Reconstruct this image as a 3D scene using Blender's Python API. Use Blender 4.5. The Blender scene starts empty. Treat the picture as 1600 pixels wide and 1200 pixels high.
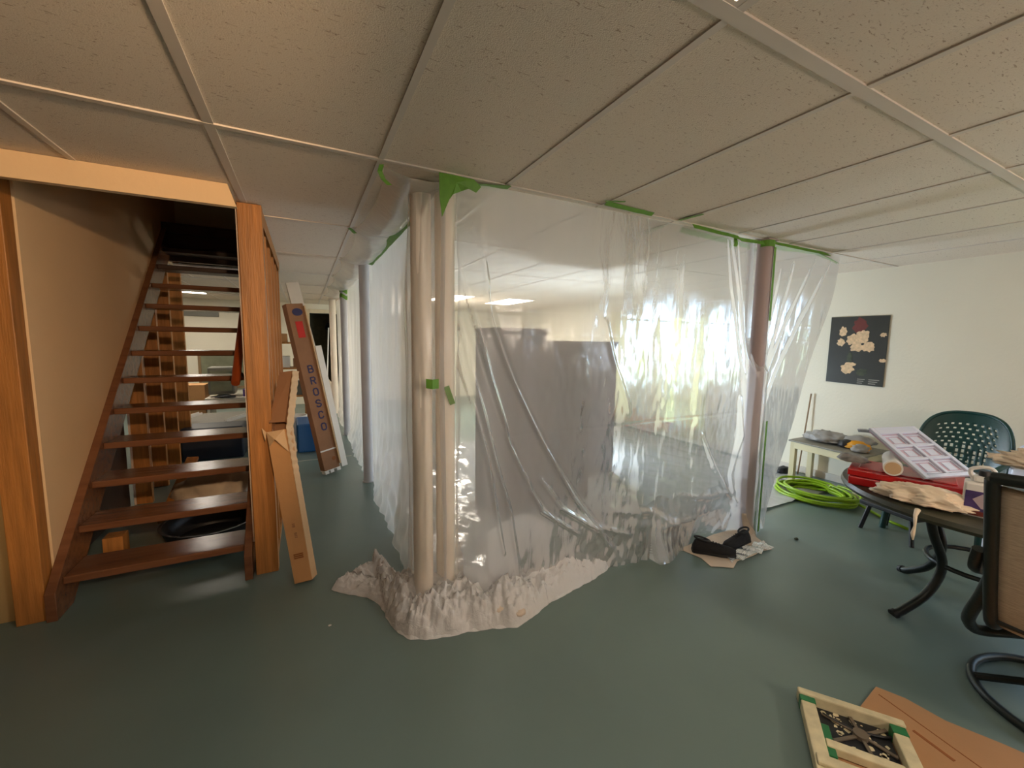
import bpy, bmesh, math, random
from mathutils import Vector, Matrix, noise
random.seed(7)
C = bpy.context.scene.collection
PI = math.pi

# ------------------------------------------------------------------ camera
CZ = 2.278           # ceiling height
H = 1.5
yaw, pitch, roll = math.radians(27.1), math.radians(6.0), math.radians(0.8)
F = Vector((math.sin(yaw)*math.cos(pitch), math.cos(yaw)*math.cos(pitch), -math.sin(pitch)))
Rt = Vector((math.cos(yaw), -math.sin(yaw), 0)); Up = Rt.cross(F)
R2 = math.cos(roll)*Rt + math.sin(roll)*Up
U2 = -math.sin(roll)*Rt + math.cos(roll)*Up
cd = bpy.data.cameras.new('camera'); cam = bpy.data.objects.new('camera', cd); C.objects.link(cam)
cam.matrix_world = Matrix(((R2.x, U2.x, -F.x, 0), (R2.y, U2.y, -F.y, 0), (R2.z, U2.z, -F.z, H), (0, 0, 0, 1)))
cd.sensor_width = 36; cd.lens = 36*635/1600; cd.clip_start = 0.02; cd.clip_end = 200
bpy.context.scene.camera = cam

# ------------------------------------------------------------------ world, sun, daylight, added fill lights
w = bpy.data.worlds.new('sky'); bpy.context.scene.world = w; w.use_nodes = True
w.node_tree.nodes['Background'].inputs[0].default_value = (0.52, 0.74, 1.0, 1)
w.node_tree.nodes['Background'].inputs[1].default_value = 9.0
def light(name, kind, loc, energy, color, rot=None, target=None, **kw):
    ld = bpy.data.lights.new(name, kind); ld.energy = energy; ld.color = color
    for k, v in kw.items():
        setattr(ld, k, v)
    o = bpy.data.objects.new(name, ld); C.objects.link(o); o.location = loc
    if target is not None:
        o.rotation_euler = (Vector(target)-Vector(loc)).to_track_quat('-Z', 'Y').to_euler()
    return o
light('sun', 'SUN', (8, -4, 9), 5.0, (1.0, 0.86, 0.50), target=(10.5, 4, 0), angle=0.02)
def portal(name, y0, y1, z0, z1):
    l = light(name, 'AREA', (5.30, (y0+y1)/2, (z0+z1)/2), 1, (1, 1, 1), target=(4, (y0+y1)/2, (z0+z1)/2), shape='RECTANGLE', size=(y1-y0), size_y=(z1-z0))
    l.data.cycles.is_portal = True
portal('door_daylight', 3.9, 5.9, 0.1, 2.0)
portal('window_daylight', -1.1, 0.75, 0.85, 2.05)
light('stair_fill_spot', 'SPOT', (0.25, -0.6, 2.08), 250, (1.0, 0.66, 0.38), target=(-0.95, 3.1, 1.55), spot_size=math.radians(48), spot_blend=0.7, shadow_soft_size=0.05)  # unseen stand-in spot, added to light the stair header and left wall
# unseen point fills, added to brighten ceiling, floor and film; no fixtures
light('fill_point', 'POINT', (2.3, -1.8, 1.6), 100, (1.0, 0.85, 0.70), shadow_soft_size=0.12)
light('fill_point', 'POINT', (4.5, -2.0, 1.3), 42, (0.68, 0.84, 1.0), shadow_soft_size=0.12)  # cool fill, adds the bluish light on the right side
light('cabinet_fill', 'POINT', (3.35, 4.22, 0.75), 165, (0.68, 0.84, 1.0), shadow_soft_size=0.1)  # cool fill added out of sight behind the grey cabinet to whiten the film
light('fill_point', 'POINT', (2.6, 7.6, 1.3), 85, (1.0, 0.90, 0.76), shadow_soft_size=0.12)  # added fill for the far end of the enclosure and the side sheet
vs = bpy.context.scene.view_settings
vs.view_transform = 'Standard'; vs.look = 'None'; vs.gamma = 1; vs.use_curve_mapping = False; vs.exposure = -0.05
PANEL_EM = 9.0
PANEL_COL = (1.0, 0.87, 0.74)

# ------------------------------------------------------------------ materials
def srgb(r, g, b):
    f = lambda c: (c/255/12.92) if c/255 <= 0.04045 else ((c/255+0.055)/1.055)**2.4
    return (f(r), f(g), f(b), 1)
M = {}
def mat(name, col, rough=0.6, metal=0, bump=0, bscale=60, var=0, vscale=8, stretch=(1, 1, 1), spec=0.5, coat=0, emis=None, estr=0):
    m = bpy.data.materials.new(name); m.use_nodes = True; nt = m.node_tree; b = nt.nodes['Principled BSDF']
    b.inputs['Base Color'].default_value = col; b.inputs['Roughness'].default_value = rough; b.inputs['Metallic'].default_value = metal
    b.inputs['Specular IOR Level'].default_value = spec; b.inputs['Coat Weight'].default_value = coat
    tc = nt.nodes.new('ShaderNodeTexCoord'); mp = nt.nodes.new('ShaderNodeMapping'); mp.inputs['Scale'].default_value = stretch
    nt.links.new(tc.outputs['Object'], mp.inputs[0])
    if var:
        n = nt.nodes.new('ShaderNodeTexNoise'); n.inputs['Scale'].default_value = vscale; n.inputs['Detail'].default_value = 6
        nt.links.new(mp.outputs[0], n.inputs['Vector'])
        r = nt.nodes.new('ShaderNodeValToRGB')
        r.color_ramp.elements[0].position = 0.3; r.color_ramp.elements[1].position = 0.7
        r.color_ramp.elements[0].color = tuple(c*(1-var) for c in col[:3])+(1,)
        r.color_ramp.elements[1].color = tuple(min(1, c*(1+var)) for c in col[:3])+(1,)
        nt.links.new(n.outputs[0], r.inputs[0]); nt.links.new(r.outputs[0], b.inputs['Base Color'])
    if bump:
        n = nt.nodes.new('ShaderNodeTexNoise'); n.inputs['Scale'].default_value = bscale; n.inputs['Detail'].default_value = 4
        nt.links.new(mp.outputs[0], n.inputs['Vector'])
        bp = nt.nodes.new('ShaderNodeBump'); bp.inputs['Strength'].default_value = bump; bp.inputs['Distance'].default_value = 0.01
        nt.links.new(n.outputs[0], bp.inputs['Height']); nt.links.new(bp.outputs[0], b.inputs['Normal'])
    if emis:
        b.inputs['Emission Color'].default_value = emis; b.inputs['Emission Strength'].default_value = estr
    M[name] = m
    return m
mat('floor_paint', srgb(104, 122, 117), 0.33, bump=0.12, bscale=5, var=0.08, vscale=1.2, spec=0.45)
mat('wall_paint', srgb(224, 218, 198), 0.7, bump=0.15, bscale=40, var=0.02, vscale=2)
mat('wall_cream', srgb(228, 196, 152), 0.7, bump=0.15, bscale=25, var=0.03, vscale=2)
mat('drywall_edge', srgb(225, 205, 190), 0.8, bump=0.5, bscale=60)
mat('beige_panel', srgb(168, 142, 96), 0.6, bump=0.1, bscale=20, var=0.06, vscale=2)
mat('pine', srgb(168, 112, 54), 0.5, bump=0.25, bscale=14, var=0.28, vscale=3.5, stretch=(9, 9, 0.7))
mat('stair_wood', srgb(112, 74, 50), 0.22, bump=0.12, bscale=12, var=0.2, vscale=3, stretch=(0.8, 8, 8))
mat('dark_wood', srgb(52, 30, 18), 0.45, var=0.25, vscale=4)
mat('rail_wood', srgb(150, 70, 32), 0.35, var=0.15, vscale=5)
mat('tee', srgb(214, 202, 188), 0.5)
mat('pipe_grey', srgb(205, 203, 206), 0.38, var=0.04, vscale=6)
mat('pipe_cream', srgb(250, 240, 224), 0.5, var=0.05, vscale=4)
mat('pipe_mauve', srgb(170, 150, 146), 0.5, var=0.05, vscale=4)
mat('tape', srgb(98, 148, 42), 0.55, var=0.12, vscale=30)
mat('carton', srgb(190, 142, 92), 0.75, bump=0.15, bscale=30, var=0.08, vscale=4)
mat('carton_light', srgb(205, 172, 132), 0.75, bump=0.3, bscale=24, var=0.08, vscale=5)
mat('carton_dark', srgb(142, 102, 70), 0.75, bump=0.15, bscale=30, var=0.1, vscale=4)
mat('carton_flat', srgb(170, 128, 88), 0.7, bump=0.12, bscale=18, var=0.07, vscale=3)
mat('carton_crease', srgb(140, 84, 38), 0.8)
mat('cabinet_brown', srgb(62, 42, 36), 0.45, var=0.18, vscale=3, stretch=(4, 4, .5))
mat('cabinet_inner', srgb(48, 34, 30), 0.6)
mat('cabinet_grey', srgb(104, 104, 118), 0.5, var=0.08, vscale=3)
mat('blue_ink', srgb(48, 46, 84), 0.7)
mat('red_label', srgb(190, 32, 16), 0.6)
mat('white_board', srgb(206, 198, 184), 0.6, bump=0.1, bscale=20, var=0.03)
mat('white', srgb(226, 224, 218), 0.5)
mat('cream', srgb(210, 196, 166), 0.6, var=0.04)
mat('hose', srgb(138, 176, 24), 0.35)
mat('green_plastic', srgb(20, 62, 58), 0.35, bump=0.05)
mat('black_metal', srgb(34, 40, 38), 0.38, metal=0.3, bump=0.1, bscale=80)
mat('dark_plastic', srgb(24, 26, 30), 0.5, bump=0.1, bscale=30)
mat('black_cloth', srgb(20, 19, 20), 0.85, bump=0.4, bscale=50)
mat('rubber', srgb(12, 12, 12), 0.6)
mat('red_plastic', srgb(186, 26, 26), 0.3, var=0.05)
mat('tray_white', srgb(214, 220, 236), 0.3)
mat('tray_pane', srgb(196, 172, 190), 0.4, var=0.06, vscale=20)
mat('table_grey', srgb(128, 124, 112), 0.5, bump=0.2, bscale=60, var=0.08, vscale=20)
mat('table_rim', srgb(58, 60, 46), 0.4, bump=0.1, bscale=60)
mat('table_glass', srgb(70, 78, 66), 0.15, bump=0.1, bscale=60)
mat('table_leg', srgb(206, 196, 158), 0.5)
mat('bag_grey', srgb(146, 144, 140), 0.45, bump=0.3, bscale=25, var=0.15, vscale=12)
mat('yellow_rubber', srgb(214, 148, 24), 0.5, bump=0.2)
mat('tissue', srgb(232, 214, 188), 0.6, bump=0.3, bscale=40)
mat('purple_label', srgb(74, 58, 110), 0.5, var=0.35, vscale=14)
mat('label_grey', srgb(176, 160, 168), 0.5)
mat('poster_dark', srgb(46, 46, 38), 0.45, var=0.2, vscale=4)
mat('poster_blossom', srgb(214, 182, 142), 0.6, bump=0.2, bscale=60, var=0.2, vscale=40)
mat('poster_leaf', srgb(60, 66, 44), 0.6, var=0.3, vscale=20)
mat('poster_red', srgb(104, 40, 30), 0.6, var=0.1, vscale=14)
mat('poster_text', srgb(150, 148, 136), 0.6)
mat('splat_green', srgb(38, 112, 66), 0.4)
mat('splat_cream', srgb(206, 196, 160), 0.5, var=0.15, vscale=20)
mat('hub_grey', srgb(104, 94, 80), 0.4, var=0.2, vscale=12)
mat('blue_bin', srgb(36, 92, 150), 0.4)
mat('navy_bin', srgb(30, 38, 52), 0.4)
mat('olive_dark', srgb(74, 70, 48), 0.8, var=0.3, vscale=8)
mat('monitor_grey', srgb(108, 108, 98), 0.5)
mat('frame_tan', srgb(134, 108, 76), 0.5)
mat('picture_green', srgb(120, 122, 100), 0.3, var=0.2, vscale=5)
mat('violet', srgb(84, 62, 130), 0.6)
mat('lawn', srgb(196, 196, 140), 0.9, bump=0.4, var=0.3, vscale=4)
mat('hedge', srgb(220, 212, 150), 0.9, bump=0.6, bscale=20, var=0.4, vscale=3)
mat('panel_glow', (1, .9, .8, 1), 0.5, emis=PANEL_COL+(1,), estr=PANEL_EM)
mat('far_glow', (1, .95, .9, 1), 0.5, emis=(1, .9, .78, 1), estr=22)
mat('crate_black', srgb(22, 20, 18), 0.6)
mat('paper_drop', srgb(206, 190, 170), 0.6, bump=0.4, bscale=20, var=0.1, vscale=8)

def ceiling_tile_mat():
    m = bpy.data.materials.new('ceiling_tile'); m.use_nodes = True; nt = m.node_tree; b = nt.nodes['Principled BSDF']
    b.inputs['Roughness'].default_value = 0.85; b.inputs['Specular IOR Level'].default_value = 0.2
    tc = nt.nodes.new('ShaderNodeTexCoord')
    def layer(scale, stretch, lo, hi, detail=2, dist=0.0):
        mp = nt.nodes.new('ShaderNodeMapping'); mp.inputs['Scale'].default_value = stretch
        nt.links.new(tc.outputs['Object'], mp.inputs[0])
        n = nt.nodes.new('ShaderNodeTexNoise'); n.inputs['Scale'].default_value = scale; n.inputs['Detail'].default_value = detail
        n.inputs['Distortion'].default_value = dist
        nt.links.new(mp.outputs[0], n.inputs['Vector'])
        mr = nt.nodes.new('ShaderNodeMapRange'); mr.inputs['From Min'].default_value = lo; mr.inputs['From Max'].default_value = hi
        nt.links.new(n.outputs[0], mr.inputs['Value'])
        return mr.outputs[0]
    a = layer(58, (0.8, 2.6, 1), 0.66, 0.70, 2, 0.6)     # worm-like fissures
    p = layer(120, (1, 1, 1), 0.64, 0.70)           # pinholes
    g = layer(260, (1, 1, 1), 0.3, 0.8, 3)
    mx = nt.nodes.new('ShaderNodeMath'); mx.operation = 'MAXIMUM'
    h = nt.nodes.new('ShaderNodeMath'); h.operation = 'MULTIPLY'; h.inputs[1].default_value = 0.6
    nt.links.new(p, h.inputs[0]); nt.links.new(a, mx.inputs[0]); nt.links.new(h.outputs[0], mx.inputs[1])
    mix = nt.nodes.new('ShaderNodeMix'); mix.data_type = 'RGBA'
    mix.inputs[6].default_value = srgb(228, 214, 196); mix.inputs[7].default_value = srgb(186, 164, 144)
    nt.links.new(mx.outputs[0], mix.inputs[0]); nt.links.new(mix.outputs[2], b.inputs['Base Color'])
    add = nt.nodes.new('ShaderNodeMath'); add.operation = 'MULTIPLY_ADD'; add.inputs[1].default_value = -1.5
    nt.links.new(mx.outputs[0], add.inputs[0]); nt.links.new(g, add.inputs[2])
    bp = nt.nodes.new('ShaderNodeBump'); bp.inputs['Strength'].default_value = 0.45; bp.inputs['Distance'].default_value = 0.003
    nt.links.new(add.outputs[0], bp.inputs['Height']); nt.links.new(bp.outputs[0], b.inputs['Normal'])
    M['ceiling_tile'] = m
ceiling_tile_mat()

def film_mat(name, haze, facing, tint=(0.93, 0.92, 0.92), grough=0.14, bump=0.5, bscale=9, stretch=(1.6, 1.6, 0.8), gl=1.0, hv=0.1, ior=1.5, trans=0.5):
    """clear polythene film: mostly see-through, a little milky scatter, a glossy skin"""
    m = bpy.data.materials.new(name); m.use_nodes = True; nt = m.node_tree
    for n in list(nt.nodes): nt.nodes.remove(n)
    N = nt.nodes.new; L = nt.links.new
    out = N('ShaderNodeOutputMaterial')
    tc = N('ShaderNodeTexCoord'); mp = N('ShaderNodeMapping'); mp.inputs['Scale'].default_value = stretch
    L(tc.outputs['Object'], mp.inputs[0])
    n1 = N('ShaderNodeTexNoise'); n1.inputs['Scale'].default_value = bscale; n1.inputs['Detail'].default_value = 5; n1.inputs['Roughness'].default_value = 0.55; n1.inputs['Distortion'].default_value = 0.8
    L(mp.outputs[0], n1.inputs['Vector'])
    bp = N('ShaderNodeBump'); bp.inputs['Strength'].default_value = bump; bp.inputs['Distance'].default_value = 0.02
    L(n1.outputs[0], bp.inputs['Height'])
    tr = N('ShaderNodeBsdfTransparent'); tr.inputs[0].default_value = (0.97, 0.97, 0.97, 1)
    df = N('ShaderNodeBsdfDiffuse'); df.inputs[0].default_value = tint+(1,); L(bp.outputs[0], df.inputs['Normal'])
    tl = N('ShaderNodeBsdfTranslucent'); tl.inputs[0].default_value = tint+(1,)
    ms = N('ShaderNodeMixShader'); ms.inputs[0].default_value = trans; L(df.outputs[0], ms.inputs[1]); L(tl.outputs[0], ms.inputs[2])
    lw = N('ShaderNodeLayerWeight'); lw.inputs['Blend'].default_value = 0.5; L(bp.outputs[0], lw.inputs['Normal'])
    pw = N('ShaderNodeMath'); pw.operation = 'POWER'; pw.inputs[1].default_value = 2.2; L(lw.outputs['Facing'], pw.inputs[0])
    mul = N('ShaderNodeMath'); mul.operation = 'MULTIPLY_ADD'; mul.inputs[1].default_value = facing; mul.inputs[2].default_value = haze
    L(pw.outputs[0], mul.inputs[0])
    n2 = N('ShaderNodeTexNoise'); n2.inputs['Scale'].default_value = 2.2; n2.inputs['Detail'].default_value = 3; L(mp.outputs[0], n2.inputs['Vector'])
    m2 = N('ShaderNodeMath'); m2.operation = 'MULTIPLY_ADD'; m2.inputs[1].default_value = hv; m2.use_clamp = True
    L(n2.outputs[0], m2.inputs[0]); L(mul.outputs[0], m2.inputs[2])
    mh = N('ShaderNodeMixShader'); L(m2.outputs[0], mh.inputs[0]); L(tr.outputs[0], mh.inputs[1]); L(ms.outputs[0], mh.inputs[2])
    gs = N('ShaderNodeBsdfGlossy'); gs.inputs['Roughness'].default_value = grough; L(bp.outputs[0], gs.inputs['Normal'])
    fr = N('ShaderNodeFresnel'); fr.inputs['IOR'].default_value = ior; L(bp.outputs[0], fr.inputs['Normal'])
    gm = N('ShaderNodeMath'); gm.operation = 'MULTIPLY'; gm.inputs[1].default_value = gl; gm.use_clamp = True; L(fr.outputs[0], gm.inputs[0])
    mg = N('ShaderNodeMixShader'); L(gm.outputs[0], mg.inputs[0]); L(mh.outputs[0], mg.inputs[1]); L(gs.outputs[0], mg.inputs[2])
    L(mg.outputs[0], out.inputs['Surface'])
    M[name] = m
film_mat('film_front', 0.39, 0.34, bump=0.14, bscale=6, stretch=(2.2, 1, 0.5), gl=0.6, grough=0.18, ior=1.4)
film_mat('film_side', 0.50, 0.40, tint=(0.94, 0.92, 0.90), bump=0.2, gl=0.35, grough=0.22)
film_mat('film_wrap', 0.12, 0.15, tint=(0.96, 0.94, 0.9), bump=0.15, bscale=5, stretch=(3, 3, 0.5), gl=0.6, ior=1.4, grough=0.2)
film_mat('film_pile', 0.62, 0.32, tint=(1.0, 0.985, 0.96), bump=0.6, bscale=20, stretch=(1, 1, 1), gl=1.3, grough=0.12, trans=0.12)
film_mat('film_skirt', 0.52, 0.3, tint=(0.97, 0.97, 0.98), bump=0.5, bscale=7, stretch=(1, 1, 1), gl=0.8, grough=0.2, ior=1.4, trans=0.4)
film_mat('film_floor', 0.72, 0.2, bump=0.4, bscale=4, stretch=(1, 1, 1), gl=1.2)
film_mat('film_flap', 0.28, 0.3, tint=(0.97, 0.96, 0.94), bump=0.25, gl=0.3, grough=0.2, ior=1.4)
def sheer_mat():
    m = bpy.data.materials.new('sheer'); m.use_nodes = True; nt = m.node_tree
    for n in list(nt.nodes): nt.nodes.remove(n)
    N = nt.nodes.new; out = N('ShaderNodeOutputMaterial'); a = N('ShaderNodeBsdfDiffuse'); b = N('ShaderNodeBsdfTranslucent'); c = N('ShaderNodeBsdfTransparent'); x = N('ShaderNodeMixShader'); y = N('ShaderNodeMixShader')
    a.inputs[0].default_value = (.85, .80, .62, 1); b.inputs[0].default_value = (.85, .76, .48, 1); x.inputs[0].default_value = .5; y.inputs[0].default_value = .25
    L = nt.links.new; L(a.outputs[0], x.inputs[1]); L(b.outputs[0], x.inputs[2]); L(x.outputs[0], y.inputs[1]); L(c.outputs[0], y.inputs[2]); L(y.outputs[0], out.inputs[0])
    M['sheer'] = m
sheer_mat()
def glass_mat():
    m = bpy.data.materials.new('glass'); m.use_nodes = True; nt = m.node_tree
    for n in list(nt.nodes): nt.nodes.remove(n)
    out = nt.nodes.new('ShaderNodeOutputMaterial'); tr = nt.nodes.new('ShaderNodeBsdfTransparent'); gs = nt.nodes.new('ShaderNodeBsdfGlossy'); gs.inputs['Roughness'].default_value = 0.02
    fr = nt.nodes.new('ShaderNodeFresnel'); fr.inputs['IOR'].default_value = 1.45; mx = nt.nodes.new('ShaderNodeMixShader')
    nt.links.new(fr.outputs[0], mx.inputs[0]); nt.links.new(tr.outputs[0], mx.inputs[1]); nt.links.new(gs.outputs[0], mx.inputs[2]); nt.links.new(mx.outputs[0], out.inputs[0])
    M['glass'] = m
glass_mat()

# ------------------------------------------------------------------ mesh builder
class MB:
    def __init__(s): s.v = []; s.f = []
    def add(s, vs, fs):
        o = len(s.v); s.v += [Vector(v) for v in vs]; s.f += [tuple(i+o for i in f) for f in fs]; return s
    def box(s, x0, x1, y0, y1, z0, z1):
        return s.add([(x, y, z) for z in (z0, z1) for x, y in ((x0, y0), (x1, y0), (x1, y1), (x0, y1))],
                     [(0, 3, 2, 1), (4, 5, 6, 7), (0, 1, 5, 4), (1, 2, 6, 5), (2, 3, 7, 6), (3, 0, 4, 7)])
    def obox(s, c, X, Y, Z):   # centre and half-axis vectors
        c, X, Y, Z = map(Vector, (c, X, Y, Z))
        return s.add([c+a*X+b*Y+k*Z for k in (-1, 1) for a, b in ((-1, -1), (1, -1), (1, 1), (-1, 1))],
                     [(0, 3, 2, 1), (4, 5, 6, 7), (0, 1, 5, 4), (1, 2, 6, 5), (2, 3, 7, 6), (3, 0, 4, 7)])
    def bar(s, a, b, w, t, side=(0, 0, 1)):   # bar a->b, width w along side, thickness t
        a, b, sd = Vector(a), Vector(b), Vector(side); d = (b-a); Z = d/2; dn = d.normalized()
        X = (sd - dn*sd.dot(dn)).normalized()*w/2; Y = dn.cross(X).normalized()*t/2
        return s.obox((a+b)/2, X, Y, Z)
    def prism(s, poly, z0, z1):
        n = len(poly)
        vs = [(p[0], p[1], z0) for p in poly]+[(p[0], p[1], z1) for p in poly]
        return s.add(vs, [tuple(range(n-1, -1, -1)), tuple(range(n, 2*n))]+[(i, (i+1) % n, n+(i+1) % n, n+i) for i in range(n)])
    def tube(s, pts, r, n=12, cap=True, squash=1.0, upv=(0, 0, 1)):
        pts = [Vector(p) for p in pts]; rs = r if isinstance(r, (list, tuple)) else [r]*len(pts)
        o = len(s.v); u = None
        for i, p in enumerate(pts):
            t = (pts[min(i+1, len(pts)-1)]-pts[max(i-1, 0)]).normalized()
            if u is None:
                u = Vector(upv); u = u-t*u.dot(t)
                if u.length < 1e-3: u = Vector((1, 0, 0)); u = u-t*u.dot(t)
            else: u = u-t*u.dot(t)
            u.normalize(); w_ = t.cross(u)
            for k in range(n):
                a = 2*PI*k/n
                s.v.append(p+(u*math.cos(a)*squash+w_*math.sin(a))*rs[i])
        for i in range(len(pts)-1):
            for k in range(n):
                s.f.append((o+i*n+k, o+i*n+(k+1) % n, o+(i+1)*n+(k+1) % n, o+(i+1)*n+k))
        if cap:
            s.f.append(tuple(o+k for k in range(n-1, -1, -1))); s.f.append(tuple(o+(len(pts)-1)*n+k for k in range(n)))
        return s
    def lathe(s, prof, c=(0, 0, 0), n=32):
        o = len(s.v)
        for r, z in prof:
            for k in range(n):
                a = 2*PI*k/n; s.v.append(Vector((c[0]+r*math.cos(a), c[1]+r*math.sin(a), c[2]+z)))
        for i in range(len(prof)-1):
            for k in range(n):
                s.f.append((o+i*n+k, o+i*n+(k+1) % n, o+(i+1)*n+(k+1) % n, o+(i+1)*n+k))
        s.f.append(tuple(o+k for k in range(n-1, -1, -1))); s.f.append(tuple(o+(len(prof)-1)*n+k for k in range(n)))
        return s
    def grid(s, fn, nu, nv):
        o = len(s.v)
        for j in range(nv+1):
            for i in range(nu+1):
                s.v.append(Vector(fn(i/nu, j/nv)))
        for j in range(nv):
            for i in range(nu):
                a = o+j*(nu+1)+i; s.f.append((a, a+1, a+nu+2, a+nu+1))
        return s
def smoothpts(pts, n=8, closed=False):
    P = [Vector(p) for p in pts]; out = []
    m = len(P)
    rng = range(m if closed else m-1)
    for i in rng:
        g = (lambda k: P[k % m]) if closed else (lambda k: P[max(0, min(m-1, k))])
        p0, p1, p2, p3 = g(i-1), g(i), g(i+1), g(i+2)
        for k in range(n):
            t = k/n
            out.append(0.5*((2*p1)+(-p0+p2)*t+(2*p0-5*p1+4*p2-p3)*t*t+(-p0+3*p1-3*p2+p3)*t*t*t))
    if not closed: out.append(P[-1])
    return out
def obj(name, mb, m, parent=None, bevel=0, smooth=False, solid=0, sub=0, origin=None):
    me = bpy.data.meshes.new(name)
    off = Vector((0, 0, 0))
    q = parent
    while q is not None:
        off += q.location; q = q.parent
    if parent is None:
        if origin is None:
            xs = [v.x for v in mb.v]; ys = [v.y for v in mb.v]; zs = [v.z for v in mb.v]
            origin = Vector(((min(xs)+max(xs))/2, (min(ys)+max(ys))/2, min(zs)))
        off = Vector(origin)
    me.from_pydata([v-off for v in mb.v], [], mb.f); me.update()
    me.materials.append(M[m])
    bm = bmesh.new(); bm.from_mesh(me); bmesh.ops.recalc_face_normals(bm, faces=bm.faces); bm.to_mesh(me); bm.free()
    if smooth:
        for p in me.polygons: p.use_smooth = True
        if smooth == 'auto':
            me.set_sharp_from_angle(angle=math.radians(40))
    o = bpy.data.objects.new(name, me); C.objects.link(o)
    if parent is not None: o.parent = parent
    else: o.location = off
    if solid:
        md = o.modifiers.new('thick', 'SOLIDIFY'); md.thickness = solid; md.offset = 0
    if bevel:
        md = o.modifiers.new('bevel', 'BEVEL'); md.width = bevel; md.segments = 2; md.limit_method = 'ANGLE'
    if sub:
        md = o.modifiers.new('sub', 'SUBSURF'); md.levels = sub; md.render_levels = sub
    return o
def tag(o, label, cat, group=None):
    o['label'] = label; o['category'] = cat
    if group: o['group'] = group
    return o
def thing(name, label, cat, loc, group=None):
    o = bpy.data.objects.new(name, None); C.objects.link(o); o.location = loc; o.empty_display_size = 0.1
    return tag(o, label, cat, group)
def struct(name, mb, m, **kw):
    o = obj(name, mb, m, origin=(0, 0, 0), **kw); o['kind'] = 'structure'; return o
def crumple(c, rx, ry, rz, amp=0.25, fr=3.0, seed=0, sub=4, rot=0, flat=True, ridged=True):
    bm = bmesh.new(); bmesh.ops.create_icosphere(bm, subdivisions=sub, radius=1)
    mb = MB(); vs = []
    for v in bm.verts:
        p = v.co.copy(); q = p*fr+Vector((seed*7.3, seed*3.1, seed))
        n = noise.noise(q)
        if ridged: n = 0.5-abs(noise.noise(q))*2.0 + 0.45*(0.5-abs(noise.noise(q*2.7))*2) + 0.2*(0.5-abs(noise.noise(q*6.1))*2)
        p = p*(1+amp*n)
        if flat and p.z < 0: p.z *= 0.35
        x, y = p.x*rx, p.y*ry
        vs.append((c[0]+x*math.cos(rot)-y*math.sin(rot), c[1]+x*math.sin(rot)+y*math.cos(rot), c[2]+p.z*rz))
    mb.add(vs, [tuple(v.index for v in f.verts) for f in bm.faces]); bm.free()
    zmin = min(v.z for v in mb.v)
    for v in mb.v: v.z += c[2]-zmin
    return mb

# ------------------------------------------------------------------ the room shell
XR = 5.2; XL = -4.2; YB = -2.6; YF = 10.4; T = 0.2
struct('floor', MB().box(XL-T, XR+T, YB-T, YF+T, -0.2, 0), 'floor_paint')
G0, GY = 0.327, 1.925; S, L4 = 0.61, 1.22
OX0, OX1, OY0, OY1 = -1.25, -0.32, 2.62, 5.75     # stair opening
# ceiling tiles, cut round the stair opening and the troffers
panels = [(0, -2), (3, 4), (5, 4), (-4, 5)]     # grid cells with lamps (i, j)
cm = MB()
i0, i1 = -8, 8; j0, j1 = -4, 7
for i in range(i0, i1+1):
    for j in range(j0, j1+1):
        if (i, j) in panels: continue
        x0, x1 = max(XL, G0+i*S), min(XR, G0+(i+1)*S); y0, y1 = max(YB, GY+j*L4), min(YF, GY+(j+1)*L4)
        if x1-x0 < 0.01 or y1-y0 < 0.01: continue
        pcs = [(x0, x1, y0, y1)]
        if x0 < OX1 and x1 > OX0 and y0 < OY1 and y1 > OY0:
            pcs = []
            if x0 < OX0: pcs.append((x0, OX0-.015, y0, y1))
            if x1 > OX1: pcs.append((OX1, x1, y0, y1))
            a, b = max(x0, OX0), min(x1, OX1)
            if y0 < OY0: pcs.append((a, b, y0, OY0))
            if y1 > OY1: pcs.append((a, b, OY1, y1))
        for a, b, c, d in pcs: cm.box(a, b, c, d, CZ+0.004, CZ+0.02)
struct('ceiling', cm, 'ceiling_tile')
struct('trim_1', MB().box(XL-T, OX0-.02, YB-T, YF+T, CZ+0.1, CZ+0.2).box(OX1, XR+T, YB-T, YF+T, CZ+0.1, CZ+0.2).box(OX0, OX1, YB-T, OY0, CZ+0.1, CZ+0.2).box(OX0, OX1, OY1, YF+T, CZ+0.1, CZ+0.2), 'dark_wood')
tm = MB()
for i in range(i0, i1+2):        # long tees
    x = G0+i*S; w_ = 0.017 if i == -1 else 0.012
    if not XL < x < XR: continue
    segs = [(YB, YF)]
    if OX0-.02 < x < OX1+.02: segs = [(YB, OY0), (OY1, YF)]
    for a, b in segs: tm.box(x-w_, x+w_, a, b, CZ-0.001, CZ+0.006)
for j in range(j0, j1+2):        # cross tees
    y = GY+j*L4; w_ = 0.019 if j == -1 else 0.012
    if not YB < y < YF: continue
    segs = [(XL, XR)]
    if OY0 < y < OY1: segs = [(XL, OX0), (OX1, XR)]
    for a, b in segs: tm.box(a, b, y-w_, y+w_, CZ-0.002, CZ+0.006)
struct('trim_2', tm, 'tee')
# wall_right with two openings
D0, D1, DZ0, DZ1 = 3.9, 5.9, 0.10, 2.0
W0, W1, WZ0, WZ1 = -1.1, 0.75, 0.85, 2.05
wr = MB()
for y0, y1, z0, z1 in [(YB-T, W0, 0, CZ+.1), (W0, W1, 0, WZ0), (W0, W1, WZ1, CZ+.1), (W1, D0, 0, CZ+.1), (D0, D1, 0, DZ0), (D0, D1, DZ1, CZ+.1), (D1, YF+T, 0, CZ+.1)]:
    wr.box(XR, XR+T, y0, y1, z0, z1)
struct('wall_right', wr, 'wall_paint')
struct('wall_back', MB().box(XL, XR, YB-T, YB, 0, CZ+.1), 'carton_dark')
struct('wall_left', MB().box(XL-T, XL, YB-T, YF+T, 0, CZ+.1), 'carton_dark')
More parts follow.
